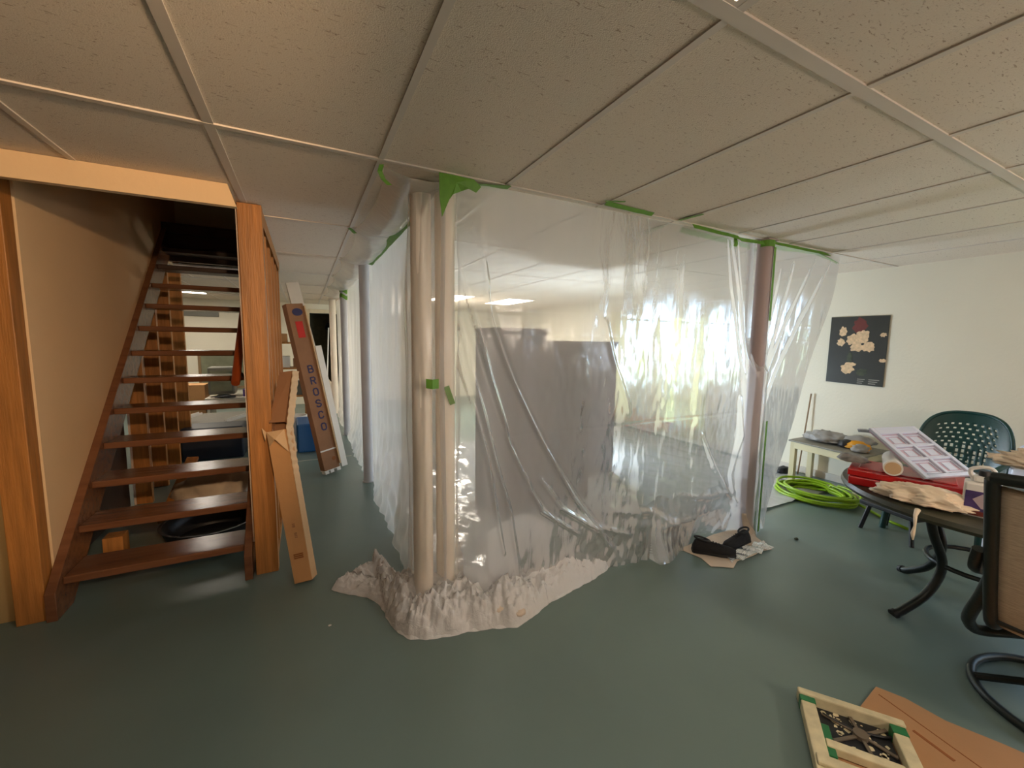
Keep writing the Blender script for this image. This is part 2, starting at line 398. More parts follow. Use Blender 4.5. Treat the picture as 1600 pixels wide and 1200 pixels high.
# far wall with a doorway
DX0, DX1, DH = 0.14, 0.74, 2.08
struct('wall_front', MB().box(XL, DX0, YF, YF+T, 0, CZ+.1).box(DX1, XR, YF, YF+T, 0, CZ+.1).box(DX0, DX1, YF, YF+T, DH, CZ+.1), 'wall_paint')
struct('wall_store', MB().box(DX0-.5, DX1+.5, YF+1.2, YF+1.3, 0, CZ+.1).box(DX0-.5, DX0-.4, YF+T, YF+1.2, 0, CZ+.1).box(DX1+.4, DX1+.5, YF+T, YF+1.2, 0, CZ+.1).box(DX0-.5, DX1+.5, YF+T, YF+1.3, CZ, CZ+.1).box(DX0-.5, DX1+.5, YF+T, YF+1.3, -.1, 0), 'olive_dark')
struct('trim_3', MB().box(DX0-.08, DX0, YF-.02, YF, 0, DH+.08).box(DX1, DX1+.08, YF-.02, YF, 0, DH+.08).box(DX0, DX1, YF-.02, YF, DH, DH+.08), 'cream', bevel=.004)
struct('baseboard_right', MB().box(XR-.015, XR, YB, D0-.06, 0, .08), 'white_board', bevel=.004)
# beige panel wall left of the stairs
struct('wall_beside_stairs', MB().box(XL, -1.37, 2.96, 3.04, 0, CZ), 'beige_panel')
struct('trim_4', MB().box(-1.9, -1.44, 2.952, 2.96, 0.40, 0.405), 'carton_dark')
# stairwell: drywall on the left wall above the stringer, upper walls, upper landing
yb = lambda k: 2.94+0.2085*(k-1)
wl = MB()
zt = 3.7
lp = [(2.99, 0.02), (2.99, CZ+.02), (2.60, CZ+.02), (2.60, zt), (6.1, zt), (6.1, 2.28), (5.6, 2.28), (5.35, 2.28)]
n = len(lp)
wl.add([(-1.262, y, z) for y, z in lp]+[(-1.25, y, z) for y, z in lp], [tuple(range(n)), tuple(range(2*n-1, n-1, -1))]+[(i, (i+1) % n, n+(i+1) % n, n+i) for i in range(n)])
struct('wall_stair_left', wl, 'wall_cream')
struct('wall_stair_right', MB().box(-0.332, -0.32, 2.955, 5.2, 0.2, CZ).box(-0.332, -0.32, 2.62, 6.1, CZ+.0, zt), 'drywall_edge')
struct('wall_stair_top', MB().box(-1.25, -0.332, 6.0, 6.1, 2.3, zt).box(-1.25, -0.332, 2.5, 2.62, CZ+.02, zt).box(-1.26, -.32, 2.5, 6.1, zt, zt+.05), 'wall_paint')
struct('trim_5', MB().box(-1.25, -0.332, 5.43, 6.0, 2.56, 2.66).box(-1.25, -.332, 5.47, 5.52, 2.28, 2.56), 'dark_wood')
# bright painted header over the stair opening
struct('trim_6', MB().add([(-1.30, 2.60, 2.165), (-0.285, 2.60, 2.172), (-0.32, 2.60, CZ+.002), (-1.30, 2.60, CZ+.002),
                           (-1.30, 2.64, 2.165), (-0.285, 2.64, 2.172), (-0.32, 2.64, CZ+.002), (-1.30, 2.64, CZ+.002)],
                          [(0, 1, 2, 3), (7, 6, 5, 4), (0, 4, 5, 1), (1, 5, 6, 2), (2, 6, 7, 3), (3, 7, 4, 0)]), 'wall_cream')
struct('trim_7', MB().box(-1.25, -0.32, 2.64, 2.98, CZ-.004, CZ+.02), 'wall_cream')
# outdoor ground and hedge
struct('ground_outside', MB().box(XR+T, 22, -14, 22, -0.3, -0.12), 'lawn')
hd = MB().grid(lambda u, v: (9.5+0.5*noise.noise(Vector((u*24, v*6, 3)))+0.25*noise.noise(Vector((u*70, v*16, 5))), -2+u*16, -0.15+v*2.6), 160, 30)
tag(obj('hedge', hd, 'hedge', smooth=True), 'sunlit yellow-green hedge glowing through the glass door behind the plastic', 'hedge')

# patio door and window
def glazing(name, y0, y1, z0, z1, nsash):
    fr = MB(); t = 0.05
    fr.box(XR+.04, XR+.14, y0, y1, z0, z0+t).box(XR+.04, XR+.14, y0, y1, z1-t, z1).box(XR+.04, XR+.14, y0, y0+t, z0+t, z1-t).box(XR+.04, XR+.14, y1-t, y1, z0+t, z1-t)
    o = struct(name, fr, 'white', bevel=.004)
    wdt = (y1-y0-2*t)/nsash
    for k in range(nsash):
        a = y0+t+k*wdt; b = a+wdt; x = XR+.06+.03*(k % 2)
        sh = obj('window_sash', MB().box(x, x+.03, a, a+.045, z0+t, z1-t).box(x, x+.03, b-.045, b, z0+t, z1-t).box(x, x+.03, a+.045, b-.045, z0+t, z0+t+.07).box(x, x+.03, a+.045, b-.045, z1-t-.05, z1-t), 'white', parent=o)
        obj('glass_pane', MB().box(x+.012, x+.018, a+.045, b-.045, z0+t+.07, z1-t-.05), 'glass', parent=sh)
    return o
glazing('window_1', D0, D1, DZ0, DZ1, 2)
glazing('window_2', W0, W1, WZ0, WZ1, 2)

def curtain(y0, y1, label):  # sheer added to tone the overbright door down to pale yellow
    t = thing('dimming_curtain', label, 'curtain', (XR-.08, (y0+y1)/2, 0))
    obj('fabric', MB().grid(lambda u, v: (XR-.07+.025*math.sin(u*(y1-y0)*55)+.01*noise.noise(Vector((u*5, v*3, y0))), y0+u*(y1-y0), 2.08-v*2.0), int((y1-y0)*60), 10), 'sheer', t, smooth=True)
    obj('rod', MB().tube([(XR-.07, y0-.03, 2.09), (XR-.07, y1+.03, 2.09)], .012, 10), 'white', t, smooth='auto')
curtain(3.75, 4.44, 'pale yellow curtain added to dim the glass door right of the bright gap')
curtain(4.60, 6.02, 'pale yellow curtain added to dim the glass door left of the bright gap')
# ------------------------------------------------------------------ ceiling troffers
plabels = ['bright fluorescent troffer in the ceiling nearest the camera, at the top edge',
           'warm ceiling troffer glowing through the plastic left of the cabinets',
           'faint ceiling troffer seen through the plastic above the dark cabinets',
           'white ceiling troffer seen through the gaps between the stair treads']
for (i, j), lb in zip(panels, plabels):
    x0, x1, y0, y1 = G0+i*S, G0+(i+1)*S, GY+j*L4, GY+(j+1)*L4
    y1 = min(y1, YF)
    t = thing('ceiling_light', lb, 'ceiling light', ((x0+x1)/2, (y0+y1)/2, CZ), 'fluorescent troffers in the ceiling grid')
    f = MB(); m_ = .03
    f.box(x0+.012, x1-.012, y0+.012, y0+m_, CZ+.0, CZ+.03).box(x0+.012, x1-.012, y1-m_, y1-.012, CZ, CZ+.03).box(x0+.012, x0+m_, y0+m_, y1-m_, CZ, CZ+.03).box(x1-m_, x1-.012, y0+m_, y1-m_, CZ, CZ+.03)
    f.box(x0, x1, y0, y1, CZ+.04, CZ+.09)
    obj('housing', f, 'tee', t)
    obj('diffuser', MB().box(x0+m_, x1-m_, y0+m_, y1-m_, CZ+.006, CZ+.014), 'panel_glow' if (i, j) == (0, -2) else 'far_glow', t)

# ------------------------------------------------------------------ staircase
st = thing('staircase', 'open-tread brown wooden staircase climbing between the stud posts', 'staircase', (-0.78, 4.1, 0))
def stringer(x0, x1):
    # sloping board: from the floor at Y 2.9 up to the landing
    sl = 0.1985/0.2085; y0 = 2.86; y1 = 5.47
    za = lambda y: 0.17+(y-2.94)*sl      # top edge line
    pts = [(y0, 0.0), (y0, za(y0)+.06), (y1, za(y1)+.06), (y1, za(y1)-.26), (3.03, 0.0)]
    n = len(pts)
    return MB().add([(x0, y, z) for y, z in pts]+[(x1, y, z) for y, z in pts], [tuple(range(n)), tuple(range(2*n-1, n-1, -1))]+[(i, (i+1) % n, n+(i+1) % n, n+i) for i in range(n)])
obj('stringer', stringer(-1.249, -1.205), 'stair_wood', st, bevel=.003)
obj('stringer', stringer(-0.375, -0.333), 'stair_wood', st, bevel=.003)
for k in range(1, 13):
    y = yb(k); z = 0.198*k
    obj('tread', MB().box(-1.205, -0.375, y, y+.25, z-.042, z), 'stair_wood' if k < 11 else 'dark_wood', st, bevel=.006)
# handrail
hr = thing('handrail', 'round reddish-brown handrail on a bracket beside the upper stairs', 'handrail', (-.42, 3.28, 1.19))
a, b = Vector((-.42, 3.28, 1.19)), Vector((-.42, 4.55, 2.24))
obj('rail', MB().tube([a, a.lerp(b, .01), a.lerp(b, .5), b], [.024, .027, .027, .027], 16), 'rail_wood', hr, smooth='auto')
for f_ in (.09, .6):
    p = a.lerp(b, f_)
    obj('bracket', MB().tube([p+Vector((.01, 0, -.02)), p+Vector((.04, 0, -.06)), p+Vector((.085, 0, -.06))], .011, 8), 'dark_wood', hr, smooth='auto')

# stud posts. near left and right posts, then the studs of the right-hand wall
def stud(x0, x1, y0, y1, z0, z1, label, group=None):
    return tag(obj('wall_stud', MB().box(x0, x1, y0, y1, z0, z1), 'pine', bevel=.003), label, 'wall stud', group)
tag(obj('wall_stud', MB().add([(-1.37, 2.885, 0), (-1.255, 2.885, 0), (-1.255, 2.98, 0), (-1.37, 2.98, 0), (-1.37, 2.885, CZ), (-1.255, 2.885, CZ), (-1.255, 2.98, CZ), (-1.37, 2.98, CZ)],
   [(0, 3, 2, 1), (4, 5, 6, 7), (0, 1, 5, 4), (1, 2, 6, 5), (2, 3, 7, 6), (3, 0, 4, 7)]), 'pine', bevel=.004), 'orange-brown wooden post left of the staircase foot', 'wall stud')
stud(-.318, -.195, 2.90, 2.985, 0, CZ, 'orange-brown wooden post right of the staircase foot, its front face knotty')
slabs = ['first narrow stud behind the front right stair post', 'second narrow stud behind the front right stair post', 'third narrow stud behind the front right stair post', 'fourth narrow stud behind the front right stair post', 'rearmost stud of the right-hand stair wall']
for k, y in enumerate((3.30, 3.70, 4.10, 4.50, 4.90)):
    stud(-.318, -.205, y, y+.04, 0, CZ, slabs[k], 'studs of the right-hand stair wall')
struct('trim_8', MB().box(-.318, -.205, 2.985, 4.94, 0, .04), 'pine')
struct('trim_9', MB().box(-.1372-.06, -.318+.12, 2.985, 4.94, 2.18, CZ-.003), 'pine')
ulab = ['stud with a pale edge under the stairs, nearest the treads on the left', 'second stud from the left seen through the treads', 'third stud from the left seen through the treads', 'rightmost stud seen through the treads, widest and nearest the far room']
for k, y in enumerate((4.66, 5.14, 5.62, 6.16)):
    x = -1.36
    o = thing('wall_stud', ulab[k], 'wall stud', (x, y, 0), 'bare studs behind the open treads')
    obj('timber', MB().box(x-.02, x+.09, y-.02, y+.03, 0, CZ-.003), 'pine', o)
    obj('drywall_strip', MB().box(x-.034, x-.02, y-.03, y+.03, 0, CZ-.003), 'drywall_edge', o)
struct('wall_dark_backing', MB().box(-1.46, -1.42, 3.05, 4.63, 0, CZ), 'dark_wood')  # dark panel added to keep the space behind the treads dim

# ------------------------------------------------------------------ columns
def column(x, y, r, m, label, cap=True, group=None):
    t = thing('support_column', label, 'column', (x, y, 0), group)
    obj('shaft', MB().lathe([(r, .008), (r, .5), (r, 1.2), (r, CZ-.012)], (x, y, 0), 40), m, t, smooth='auto')
    if cap:
        obj('base_plate', MB().lathe([(r+.012, 0), (r+.012, .008)], (x, y, 0), 32), m, t, smooth='auto')
        obj('cap_plate', MB().box(x-r-.005, x+r+.005, y-r-.005, y+r+.005, CZ-.012, CZ-.003), m, t)
    return t
column(.547, 2.11, .052, 'pipe_cream', 'left of the two cream columns wrapped in plastic at the front corner')
column(.680, 2.13, .052, 'pipe_cream', 'right of the two cream columns wrapped in plastic at the front corner')
column(.565, 4.42, .050, 'pipe_grey', 'bare grey steel column in the passage, nearest the camera')
column(.565, 6.78, .052, 'pipe_grey', 'farther grey steel column with green tape round its top')
column(3.10, 1.93, .055, 'pipe_mauve', 'column at the right end of the front plastic with green tape down its side')
column(.53, 8.9, .06, 'pipe_cream', 'cream post at the far end of the passage beside the doorway')

# ------------------------------------------------------------------ plastic sheeting
FY = 1.95
def seg_dist(px, pz, pl):
    best = 9; bt = 0; bs = 1
    for i in range(len(pl)-1):
        ax, az = pl[i]; bx, bz = pl[i+1]; dx, dz = bx-ax, bz-az
        t = max(0, min(1, ((px-ax)*dx+(pz-az)*dz)/(dx*dx+dz*dz)))
        qx, qz = ax+t*dx, az+t*dz; d = math.hypot(px-qx, pz-qz)
        if d < best: best = d; bt = (i+t)/(len(pl)-1); bs = 1 if (dx*(pz-az)-dz*(px-ax)) > 0 else -1
    return best, bt, bs
folds = [  # polyline in X,Z on the sheet, width, height
 ([(.71, 1.95), (.73, 1.6), (.79, 1.28), (.90, .86), (1.0, .55), (1.07, .12)], .014, .035),
 ([(.82, 1.95), (.87, 1.61), (.99, 1.31), (1.2, .93), (1.44, .55), (1.76, .15)], .016, .050),
 ([(.84, 1.8), (.91, 1.55), (1.04, 1.24), (1.26, .86), (1.52, .5), (1.82, .14)], .012, -.035),
 ([(.67, 2.0), (.69, 1.66), (.75, 1.31), (.86, .86), (.97, .30)], .012, .03),
 ([(.70, 1.95), (.78, 1.65), (.87, 1.31), (1.0, .92), (1.21, .51), (1.5, .30)], .014, .045),
 ([(.74, 1.75), (.83, 1.4), (.95, 1.05), (1.12, .68), (1.32, .42)], .012, -.03),
 ([(1.62, 1.62), (1.68, 1.4), (1.78, 1.2), (1.85, 1.05)], .02, .02),
 ([(1.2, .7), (1.35, .5), (1.6, .33), (1.9, .22)], .02, .035),
 ([(2.74, 2.24), (2.84, 1.9), (2.93, 1.6), (3.03, 1.3), (3.12, 1.0)], .015, .03),
 ([(2.80, 2.24), (2.9, 1.77), (3.0, 1.4), (3.02, 1.1)], .010, -.02),
 ([(2.70, 2.24), (2.76, 1.9), (2.88, 1.5), (3.0, 1.2)], .010, .018),
 ([(3.95, 2.2), (3.65, 1.71), (3.37, 1.19), (3.18, .68)], .018, .03),
 ([(3.75, 2.2), (3.5, 1.75), (3.3, 1.3), (3.17, .9)], .014, .025),
 ([(3.5, 2.15), (3.36, 1.6), (3.21, 1.09), (3.17, .79)], .014, -.025),
 ([(3.35, 2.1), (3.27, 1.7), (3.2, 1.3), (3.16, 1.0)], .010, .02),
 ([(2.55, .85), (2.7, .6), (2.9, .35), (3.1, .15)], .02, .03),
 ([(2.95, 1.1), (2.99, .8), (2.92, .5), (2.98, .2)], .02, .03),
 ([(1.9, .30), (2.2, .22), (2.6, .2), (3.0, .25)], .035, .016),
 ([(1.7, .42), (2.1, .34), (2.4, .16)], .035, .018),
 ([(2.3, .42), (2.7, .34), (3.05, .36)], .03, .014),
]
edgeR = [(2.27, 4.10), (2.0, 4.06), (1.72, 3.99), (1.28, 3.88), (.89, 3.78), (.52, 3.62), (.16, 3.40), (0, 3.30)]
def edge_x(z):
    for i in range(len(edgeR)-1):
        if edgeR[i+1][0] <= z <= edgeR[i][0]:
            t = (edgeR[i][0]-z)/(edgeR[i][0]-edgeR[i+1][0]); return edgeR[i][1]+t*(edgeR[i+1][1]-edgeR[i][1])
    return 4.1 if z > 2 else 3.3
def front(u, v):
    z = (CZ-.006)*(1-v)+.004*v
    x = .722+(edge_x(z)-.722)*u
    zz = z
    y = FY
    k = 1-v
    if x < .86: y += ((.86-x)/.138)**2*.115            # turns the corner round the columns
    # soft billow
    y += .030*noise.noise(Vector((x*1.3, z*.8, 1.7)))*min(1, v*5)
    y += .010*noise.noise(Vector((x*7, z*1.1, 4.2)))*min(1, v*4)
    # crinkles below the packing creases
    cr = max(0, min(1, (1.9-z)/.3))*max(0, min(1, (x-.9)/.4))
    y += cr*.0022*noise.noise(Vector((x*26, z*11, 9.2)))
    for zc in (1.655, 1.535, .98):
        y += .0012*math.exp(-((z-zc)/.006)**2)
    for pl, wd, hh in folds:
        mnx = min(p[0] for p in pl)-.12; mxx = max(p[0] for p in pl)+.12
        if not mnx < x < mxx: continue
        d, t, s_ = seg_dist(x, z, pl)
        if d < .12:
            env = math.sin(min(1, max(0, t))*PI*.85+.25)**.7 if 0 < t < 1 else .25
            y -= hh*env*(.55*math.exp(-(d/(wd*.8))**2) + .12*math.exp(-(d/(wd*3.5))**2))
    if .95 < x < 2.2 and z < 1.3: y += .03*(1.3-z)/1.3*math.sin((x-.95)/1.25*PI)**2
    # the hem spreads onto the floor
    if z < .38:
        q = (.38-z)/.38
        y -= q*q*(.07+.05*noise.noise(Vector((x*5, 2.2, 0)))+.02*noise.noise(Vector((x*21, z*9, 0))))
        if x < 2.1: y += q*q*.09
        if 2.2 < x < 3.2: y += q*q*.17*math.sin((x-2.2)/1.0*PI)**2
    # drawn flat against the right-hand column
    if 2.7 < x < 3.5:
        k_ = math.exp(-((x-3.11)/.10)**2)
        yt = 2.005-.155*max(0, min(1, (1.55-z)/.25)); y = y*(1-k_)+(yt-.006*noise.noise(Vector((x*30, z*4, 1))))*k_
    if x > 3.3: y += (x-3.3)*.06*math.sin(z*2.0)
    return (x, y, zz)
tag(obj('plastic_sheet', MB().grid(front, 460, 260), 'film_front', smooth=True, origin=(2, FY, 0)), 'clear creased plastic sheet hanging from ceiling across the front of the enclosure', 'plastic sheet')
def skirt(u, v):
    x = .90+u*2.18; z = .008+(.40+.20*noise.noise(Vector((x*1.4, 5, 2)))+.10*noise.noise(Vector((x*5, 3, 2))))*(1-v)
    y0 = front((x-.722)/(edge_x(z)-.722), 1-z/(CZ-.006))[1]
    return (x, y0+.035+.03*(1-v)+.02*noise.noise(Vector((x*6, z*7, 3)))+.012*noise.noise(Vector((x*19, z*17, 8))), z)
tag(obj('plastic_sheet', MB().grid(skirt, 300, 60), 'film_skirt', smooth=True, origin=(2, FY, 0)), 'rumpled second layer of plastic bunched along the bottom of the front sheet', 'plastic sheet')
def side(u, v):
    y = 2.02+u*7.4; z = (CZ-.006)*(1-v)+.004*v
    x0 = .635; xin = .645
    tq = min(1, (CZ-z)/.55)
    x = x0+(xin-x0)*tq**.8
    # pinned up near the ceiling between the tape fixings
    bays = (1.93, 3.18, 4.4, 5.6, 6.8, 8.0, 9.5)
    for a_, b_ in zip(bays[:-1], bays[1:]):
        if a_ <= y <= b_ and v < .35:
            x += .012*math.sin((y-a_)/(b_-a_)*PI)*(1-v/.35)
    x += .018*noise.noise(Vector((y*1.5, z*.7, 8)))+.012*noise.noise(Vector((y*6, z*.9, 3)))*min(1, v*4)
    if z < .9:
        q = (.9-z)/.9*min(1, min(1-math.exp(-((y-c_)/.2)**2) for c_ in (2.11, 4.42, 6.78, 8.9))); x -= q*q*.10; x -= q*q*.04*noise.noise(Vector((y*3, z*5, 1)))
        x += .03*noise.noise(Vector((y*8, z*8, 6)))*q
    if y < 2.5: x += .0*(2.5-y)
    return (x, y, z)
tag(obj('plastic_sheet', MB().grid(side, 420, 130), 'film_side', smooth=True, origin=(.5, 5, 0)), 'milky plastic sheet along the left passage side, behind the bare grey column', 'plastic sheet')
def flap(u, v):
    y = 1.96+u*6.2; x = .33+.305*v
    bays = (1.93, 3.18, 4.4, 5.6, 6.8, 8.2)
    k = 0
    for a_, b_ in zip(bays[:-1], bays[1:]):
        if a_ <= y <= b_: k = math.sin((y-a_)/(b_-a_)*PI)**.6
    sag = math.sin(min(1, v*1.0)*PI*.9)
    return (x-.05*k*(1-v)*0+.06*k*(1-v), y, CZ-.008-.075*sag*(.35+.65*k)-.012*noise.noise(Vector((x*9, y*5, 2)))*sag)
tag(obj('plastic_sheet', MB().grid(flap, 300, 24), 'film_flap', smooth=True, origin=(.5, 5, CZ)), 'narrow band of plastic taped flat under the ceiling above the passage columns', 'plastic sheet')
# wrap of film round the two front columns
def wrap(u, v):
    z = (CZ-.02)*(1-v)+.01*v
    a = PI*.08+u*PI*1.35
    cx, cy = .612, 2.12
    rx = .128+.012*noise.noise(Vector((z*2, 0, 0)))+.02*math.exp(-((z-1.1)/.8)**2); ry = .075
    rx += .012*noise.noise(Vector((u*9, z*1.6, 2)))
    q = max(0, (.25-z)/.25); rx += q*q*.12; ry += q*q*.10
    return (cx-rx*math.cos(a-PI*.25)*1.0, cy-ry*math.sin(a-PI*.25)-.008*noise.noise(Vector((u*14, z*2, 7))), z)
tag(obj('plastic_sheet', MB().grid(wrap, 90, 180), 'film_wrap', smooth=True, origin=(.6, 2.1, 0)), 'inner plastic wrapped tightly round the pair of cream columns', 'plastic sheet')

# pooled film on the floor
outline = [(.10, 2.53), (.20, 2.42), (.30, 2.33), (.34, 2.20), (.36, 2.05), (.40, 1.95), (.47, 1.89), (.58, 1.855), (.72, 1.83), (.84, 1.80), (.95, 1.76), (1.08, 1.80), (1.2, 1.85), (1.36, 1.88), (1.55, 1.92), (1.72, 1.97), (1.88, 2.06), (1.92, 2.15), (1.8, 2.27), (1.6, 2.28), (1.3, 2.24), (1.0, 2.22), (.8, 2.26), (.62, 2.30), (.47, 2.42), (.44, 2.56), (.40, 2.66), (.28, 2.66), (.18, 2.60)]
outline = [Vector((x, y, 0)) for x, y in outline]
ol = smoothpts(outline, 4, True)
spine = smoothpts([(.22, 2.53, 0), (.36, 2.42, 0), (.50, 2.20, 0), (.66, 2.05, 0), (.95, 2.02, 0), (1.3, 2.04, 0), (1.58, 2.07, 0), (1.82, 2.13, 0)], 10)
def pile_mesh(scale, hmax, seed):
    n = len(ol); U = n*4
    def fn(u, v):
        k = u*n; i = int(k) % n; p = ol[i].lerp(ol[(i+1) % n], k-int(k))
        q = min(spine, key=lambda c: (c-p).length)
        d = v*(q-p).length; P = p.lerp(q, v)
        wob = .012*noise.noise(Vector((p.x*18, p.y*18, seed)))*(1-v)
        P = P+(q-p).normalized()*wob if (q-p).length > 1e-4 else P
        h = hmax*(1-math.exp(-d/.05))
        z = Vector((P.x*7+seed, P.y*7, seed))
        r1 = 1-abs(noise.noise(z))*2; r2 = 1-abs(noise.noise(z*2.3+Vector((5, 1, 2))))*2; r3 = 1-abs(noise.noise(z*4.7))*2; r4 = 1-abs(noise.noise(z*9.5))*2
        h *= .36+.34*r1+.24*r2+.18*r3+.12*r4
        if P.x < .35: h *= .55
        return (P.x, P.y, max(.003, h+.003)*scale)
    return MB().grid(fn, U, 34)
pt = thing('plastic_heap', 'crumpled bunch of clear plastic pooled on the floor round the column feet', 'plastic sheet', (.8, 2.0, 0))
obj('top_layer', pile_mesh(1.0, .19, 1.3), 'film_pile', pt, smooth=True)
obj('under_layer', pile_mesh(.45, .14, 6.1), 'film_pile', pt, smooth=True)
# small cream lumps in the heap
tag(obj('crumpled_wrapper', crumple((.87, 1.86, .06), .05, .032, .022, .2, 2, 3, 3, -.6), 'paper_drop', smooth=True), 'left of the two pale scraps lying in the front of the plastic heap', 'wrapper')
tag(obj('crumpled_wrapper', crumple((.985, 1.80, .04), .036, .034, .024, .2, 2, 5, 3, .3), 'paper_drop', smooth=True), 'right of the two pale scraps lying in the front of the plastic heap', 'wrapper')
# drop sheet inside the enclosure
tag(obj('drop_sheet', MB().grid(lambda u, v: (.72+u*4.3, 2.12+v*3.4, .012+.014*abs(noise.noise(Vector((u*14, v*9, 2))))*2+.006*noise.noise(Vector((u*50, v*30, 4)))), 200, 120), 'film_floor', smooth=True), 'rumpled plastic drop sheet covering the floor inside the enclosure', 'drop sheet')

# ------------------------------------------------------------------ green tape
def tape(pts, w_=.024, label='', side=(0, 0, 1), th=.002, grp=None):
    """ribbon following pts, width along 'side'"""
    pts = [Vector(p) for p in pts]; sd = Vector(side).normalized(); mb = MB(); vs = []
    for k, p in enumerate(pts):
        ww = w_*(1+.18*noise.noise(p*9))
        vs += [p-sd*ww/2, p+sd*ww/2]
    mb.add(vs, [(2*i, 2*i+1, 2*i+3, 2*i+2) for i in range(len(pts)-1)])
    o = obj('green_tape', mb, 'tape', solid=th)
    return tag(o, label, 'tape', grp)
ZT = CZ-.008
def lin(a, b, n=8, j=.003):
    a, b = Vector(a), Vector(b)
    return [a.lerp(b, t/n)+Vector((random.uniform(-j, j), random.uniform(-j, j), 0)) for t in range(n+1)]
tape(lin((.63, 2.03, ZT), (.95, 1.915, ZT)), .045, 'green tape strip on the ceiling just right of the two cream columns', (0, 1, 0))
tpz = [(.585, CZ-.005), (.655, CZ-.003), (.76, CZ-.004), (.80, CZ-.03), (.775, CZ-.06), (.735, CZ-.05), (.70, CZ-.065), (.655, CZ-.09), (.62, CZ-.14), (.60, CZ-.20), (.588, CZ-.12)]
o = obj('green_tape', MB().add([(.67, 1.915, CZ-.035)]+[(x, 1.935-.02*abs(math.sin(x*40)), z) for x, z in tpz], [(0, 1+k, 1+(k+1) % len(tpz)) for k in range(len(tpz))]), 'tape', solid=.002)
tag(o, 'large ragged green tape patch at the top of the two cream columns', 'tape')
tape([(.335, 1.95, ZT), (.33, 1.97, CZ-.03), (.345, 1.975, CZ-.06), (.375, 1.99, CZ-.075)], .022, 'curled green tape scrap at the ceiling corner, left of the cream columns', (1, 0, .2))
tape(lin((.31, 3.14, ZT), (.36, 3.22, ZT-.01), 4), .03, 'small green tape scrap on the ceiling, upper end of the side sheet', (1, -1, 0))
tape(lin((.60, 2.45, CZ-.05), (.61, 4.34, CZ-.04), 16), .05, 'long green tape line along the ceiling towards the bare grey column', (1, 0, -.25))
tape(lin((1.52, 1.86, ZT), (1.90, 1.88, ZT), 8), .028, 'green tape strip on the ceiling over the middle of the front sheet', (0, 1, -.5))
tape(lin((1.50, 1.84, ZT), (1.60, 1.79, ZT), 4), .016, 'short green tape tab angling off the middle ceiling strip', (.4, 1, 0))
tape(lin((2.13, 1.88, ZT), (2.15, 1.73, ZT), 5), .022, 'small green tape tab along a ceiling tee, right of the middle strip', (1, 0, 0))
tape(lin((2.28, 1.90, ZT-.01), (2.74, 1.90, ZT-.025), 8)+lin((2.76, 1.90, ZT-.035), (3.03, 1.90, ZT-.03), 5), .032, 'wavy green tape strip on the ceiling left of the right-hand column', (0, .6, 1))
tape([(2.74, 1.925, CZ-.035), (2.745, 1.92, CZ-.07), (2.735, 1.92, CZ-.09)], .035, 'short green tape tail dangling from the wavy ceiling strip', (1, 0, 0))
ang = [PI*1.0+k*PI/10 for k in range(11)]
tape([(3.10+.060*math.cos(a_), 1.93+.060*math.sin(a_), CZ-.035) for a_ in ang], .05, 'green tape band round the top of the right-hand column', (0, 0, 1))
tape([(3.125, 1.872, CZ-.06), (3.126, 1.872, 2.0), (3.126, 1.872, 1.68)], .034, 'long vertical green tape strip down the upper right-hand column', (1, .2, 0))
tape([(3.13, 1.835, .92), (3.13, 1.835, .5), (3.13, 1.835, .04)], .030, 'vertical green tape strip at the foot of the right-hand column', (1, .2, 0))
tape(lin((3.17, 1.905, ZT-.01), (3.98, 1.915, ZT-.01), 10), .030, 'green tape strip on the ceiling right of the right-hand column', (0, .6, 1))
tape([(3.78, 1.92, ZT-.01), (3.86, 1.92, CZ-.03), (3.97, 1.915, CZ-.05), (4.07, 1.91, CZ-.07)], .045, 'folded green tape clump at the right-hand end of the front sheet', (.1, .8, .6))
tape([(.535, 1.985, 1.285), (.565, 1.975, 1.28), (.60, 1.985, 1.282)], .045, 'green tape patch at mid height on the left cream column', (0, 0, 1))
tape([(0.667, 2.068, 1.257), (0.681, 2.068, 1.215), (0.702, 2.068, 1.159)], .03, 'green tape tab lower down on the right cream column', (1, 0, .3))
ang = [PI*.85+k*PI/8 for k in range(12)]
for zc, lb in ((CZ-.05, 'upper green tape band on the farther grey column'), (CZ-.14, 'lower green tape band on the farther grey column')):
    tape([(.565+.056*math.cos(a_), 6.78+.056*math.sin(a_), zc+.02*math.sin(a_*2)) for a_ in ang], .06, lb, (0, 0, 1))

# ------------------------------------------------------------------ furniture inside the enclosure
def cabinet(x0, x1, y0, y1, z1, m, label, doors=2, shelves=False):
    t = thing('cabinet', label, 'cabinet', ((x0+x1)/2, (y0+y1)/2, 0))
    b = MB(); q = .022
    b.box(x0, x0+q, y0, y1, 0, z1-q).box(x1-q, x1, y0, y1, 0, z1-q).box(x0+q, x1-q, y1-.01, y1, .06, z1-q).box(x0+q, x1-q, y0+.02, y1-.01, .04, .07)
    if shelves:
        for k in range(1, 5): b.box(x0+q, x1-q, y0+.01, y1-.01, z1*k/5-.01, z1*k/5+.01)
    obj('carcass', b, m, t, bevel=.002)
    obj('top', MB().box(x0-.012, x1+.012, y0-.012, y1, z1-q, z1+.01), m, t, bevel=.004)
    if not shelves:
        wd = (x1-x0-2*q)/doors
        for k in range(doors):
            a = x0+q+k*wd+.002; b_ = a+wd-.004
            d = obj('door', MB().box(a, b_, y0-.002, y0+.016, .08, z1-q-.004).box(a+.05, b_-.05, y0-.006, y0-.002, .16, z1-.14), m, t, bevel=.003)
            obj('handle', MB().tube([(b_-.03 if k == 0 else a+.03, y0-.02, z1*.5), (b_-.03 if k == 0 else a+.03, y0-.02, z1*.5+.08)], .006, 8), 'black_metal', d)
    return t
cabinet(1.37, 1.88, 3.02, 3.4, 1.60, 'cabinet_brown', 'tallest dark brown cabinet behind the plastic, left of the group', 2)
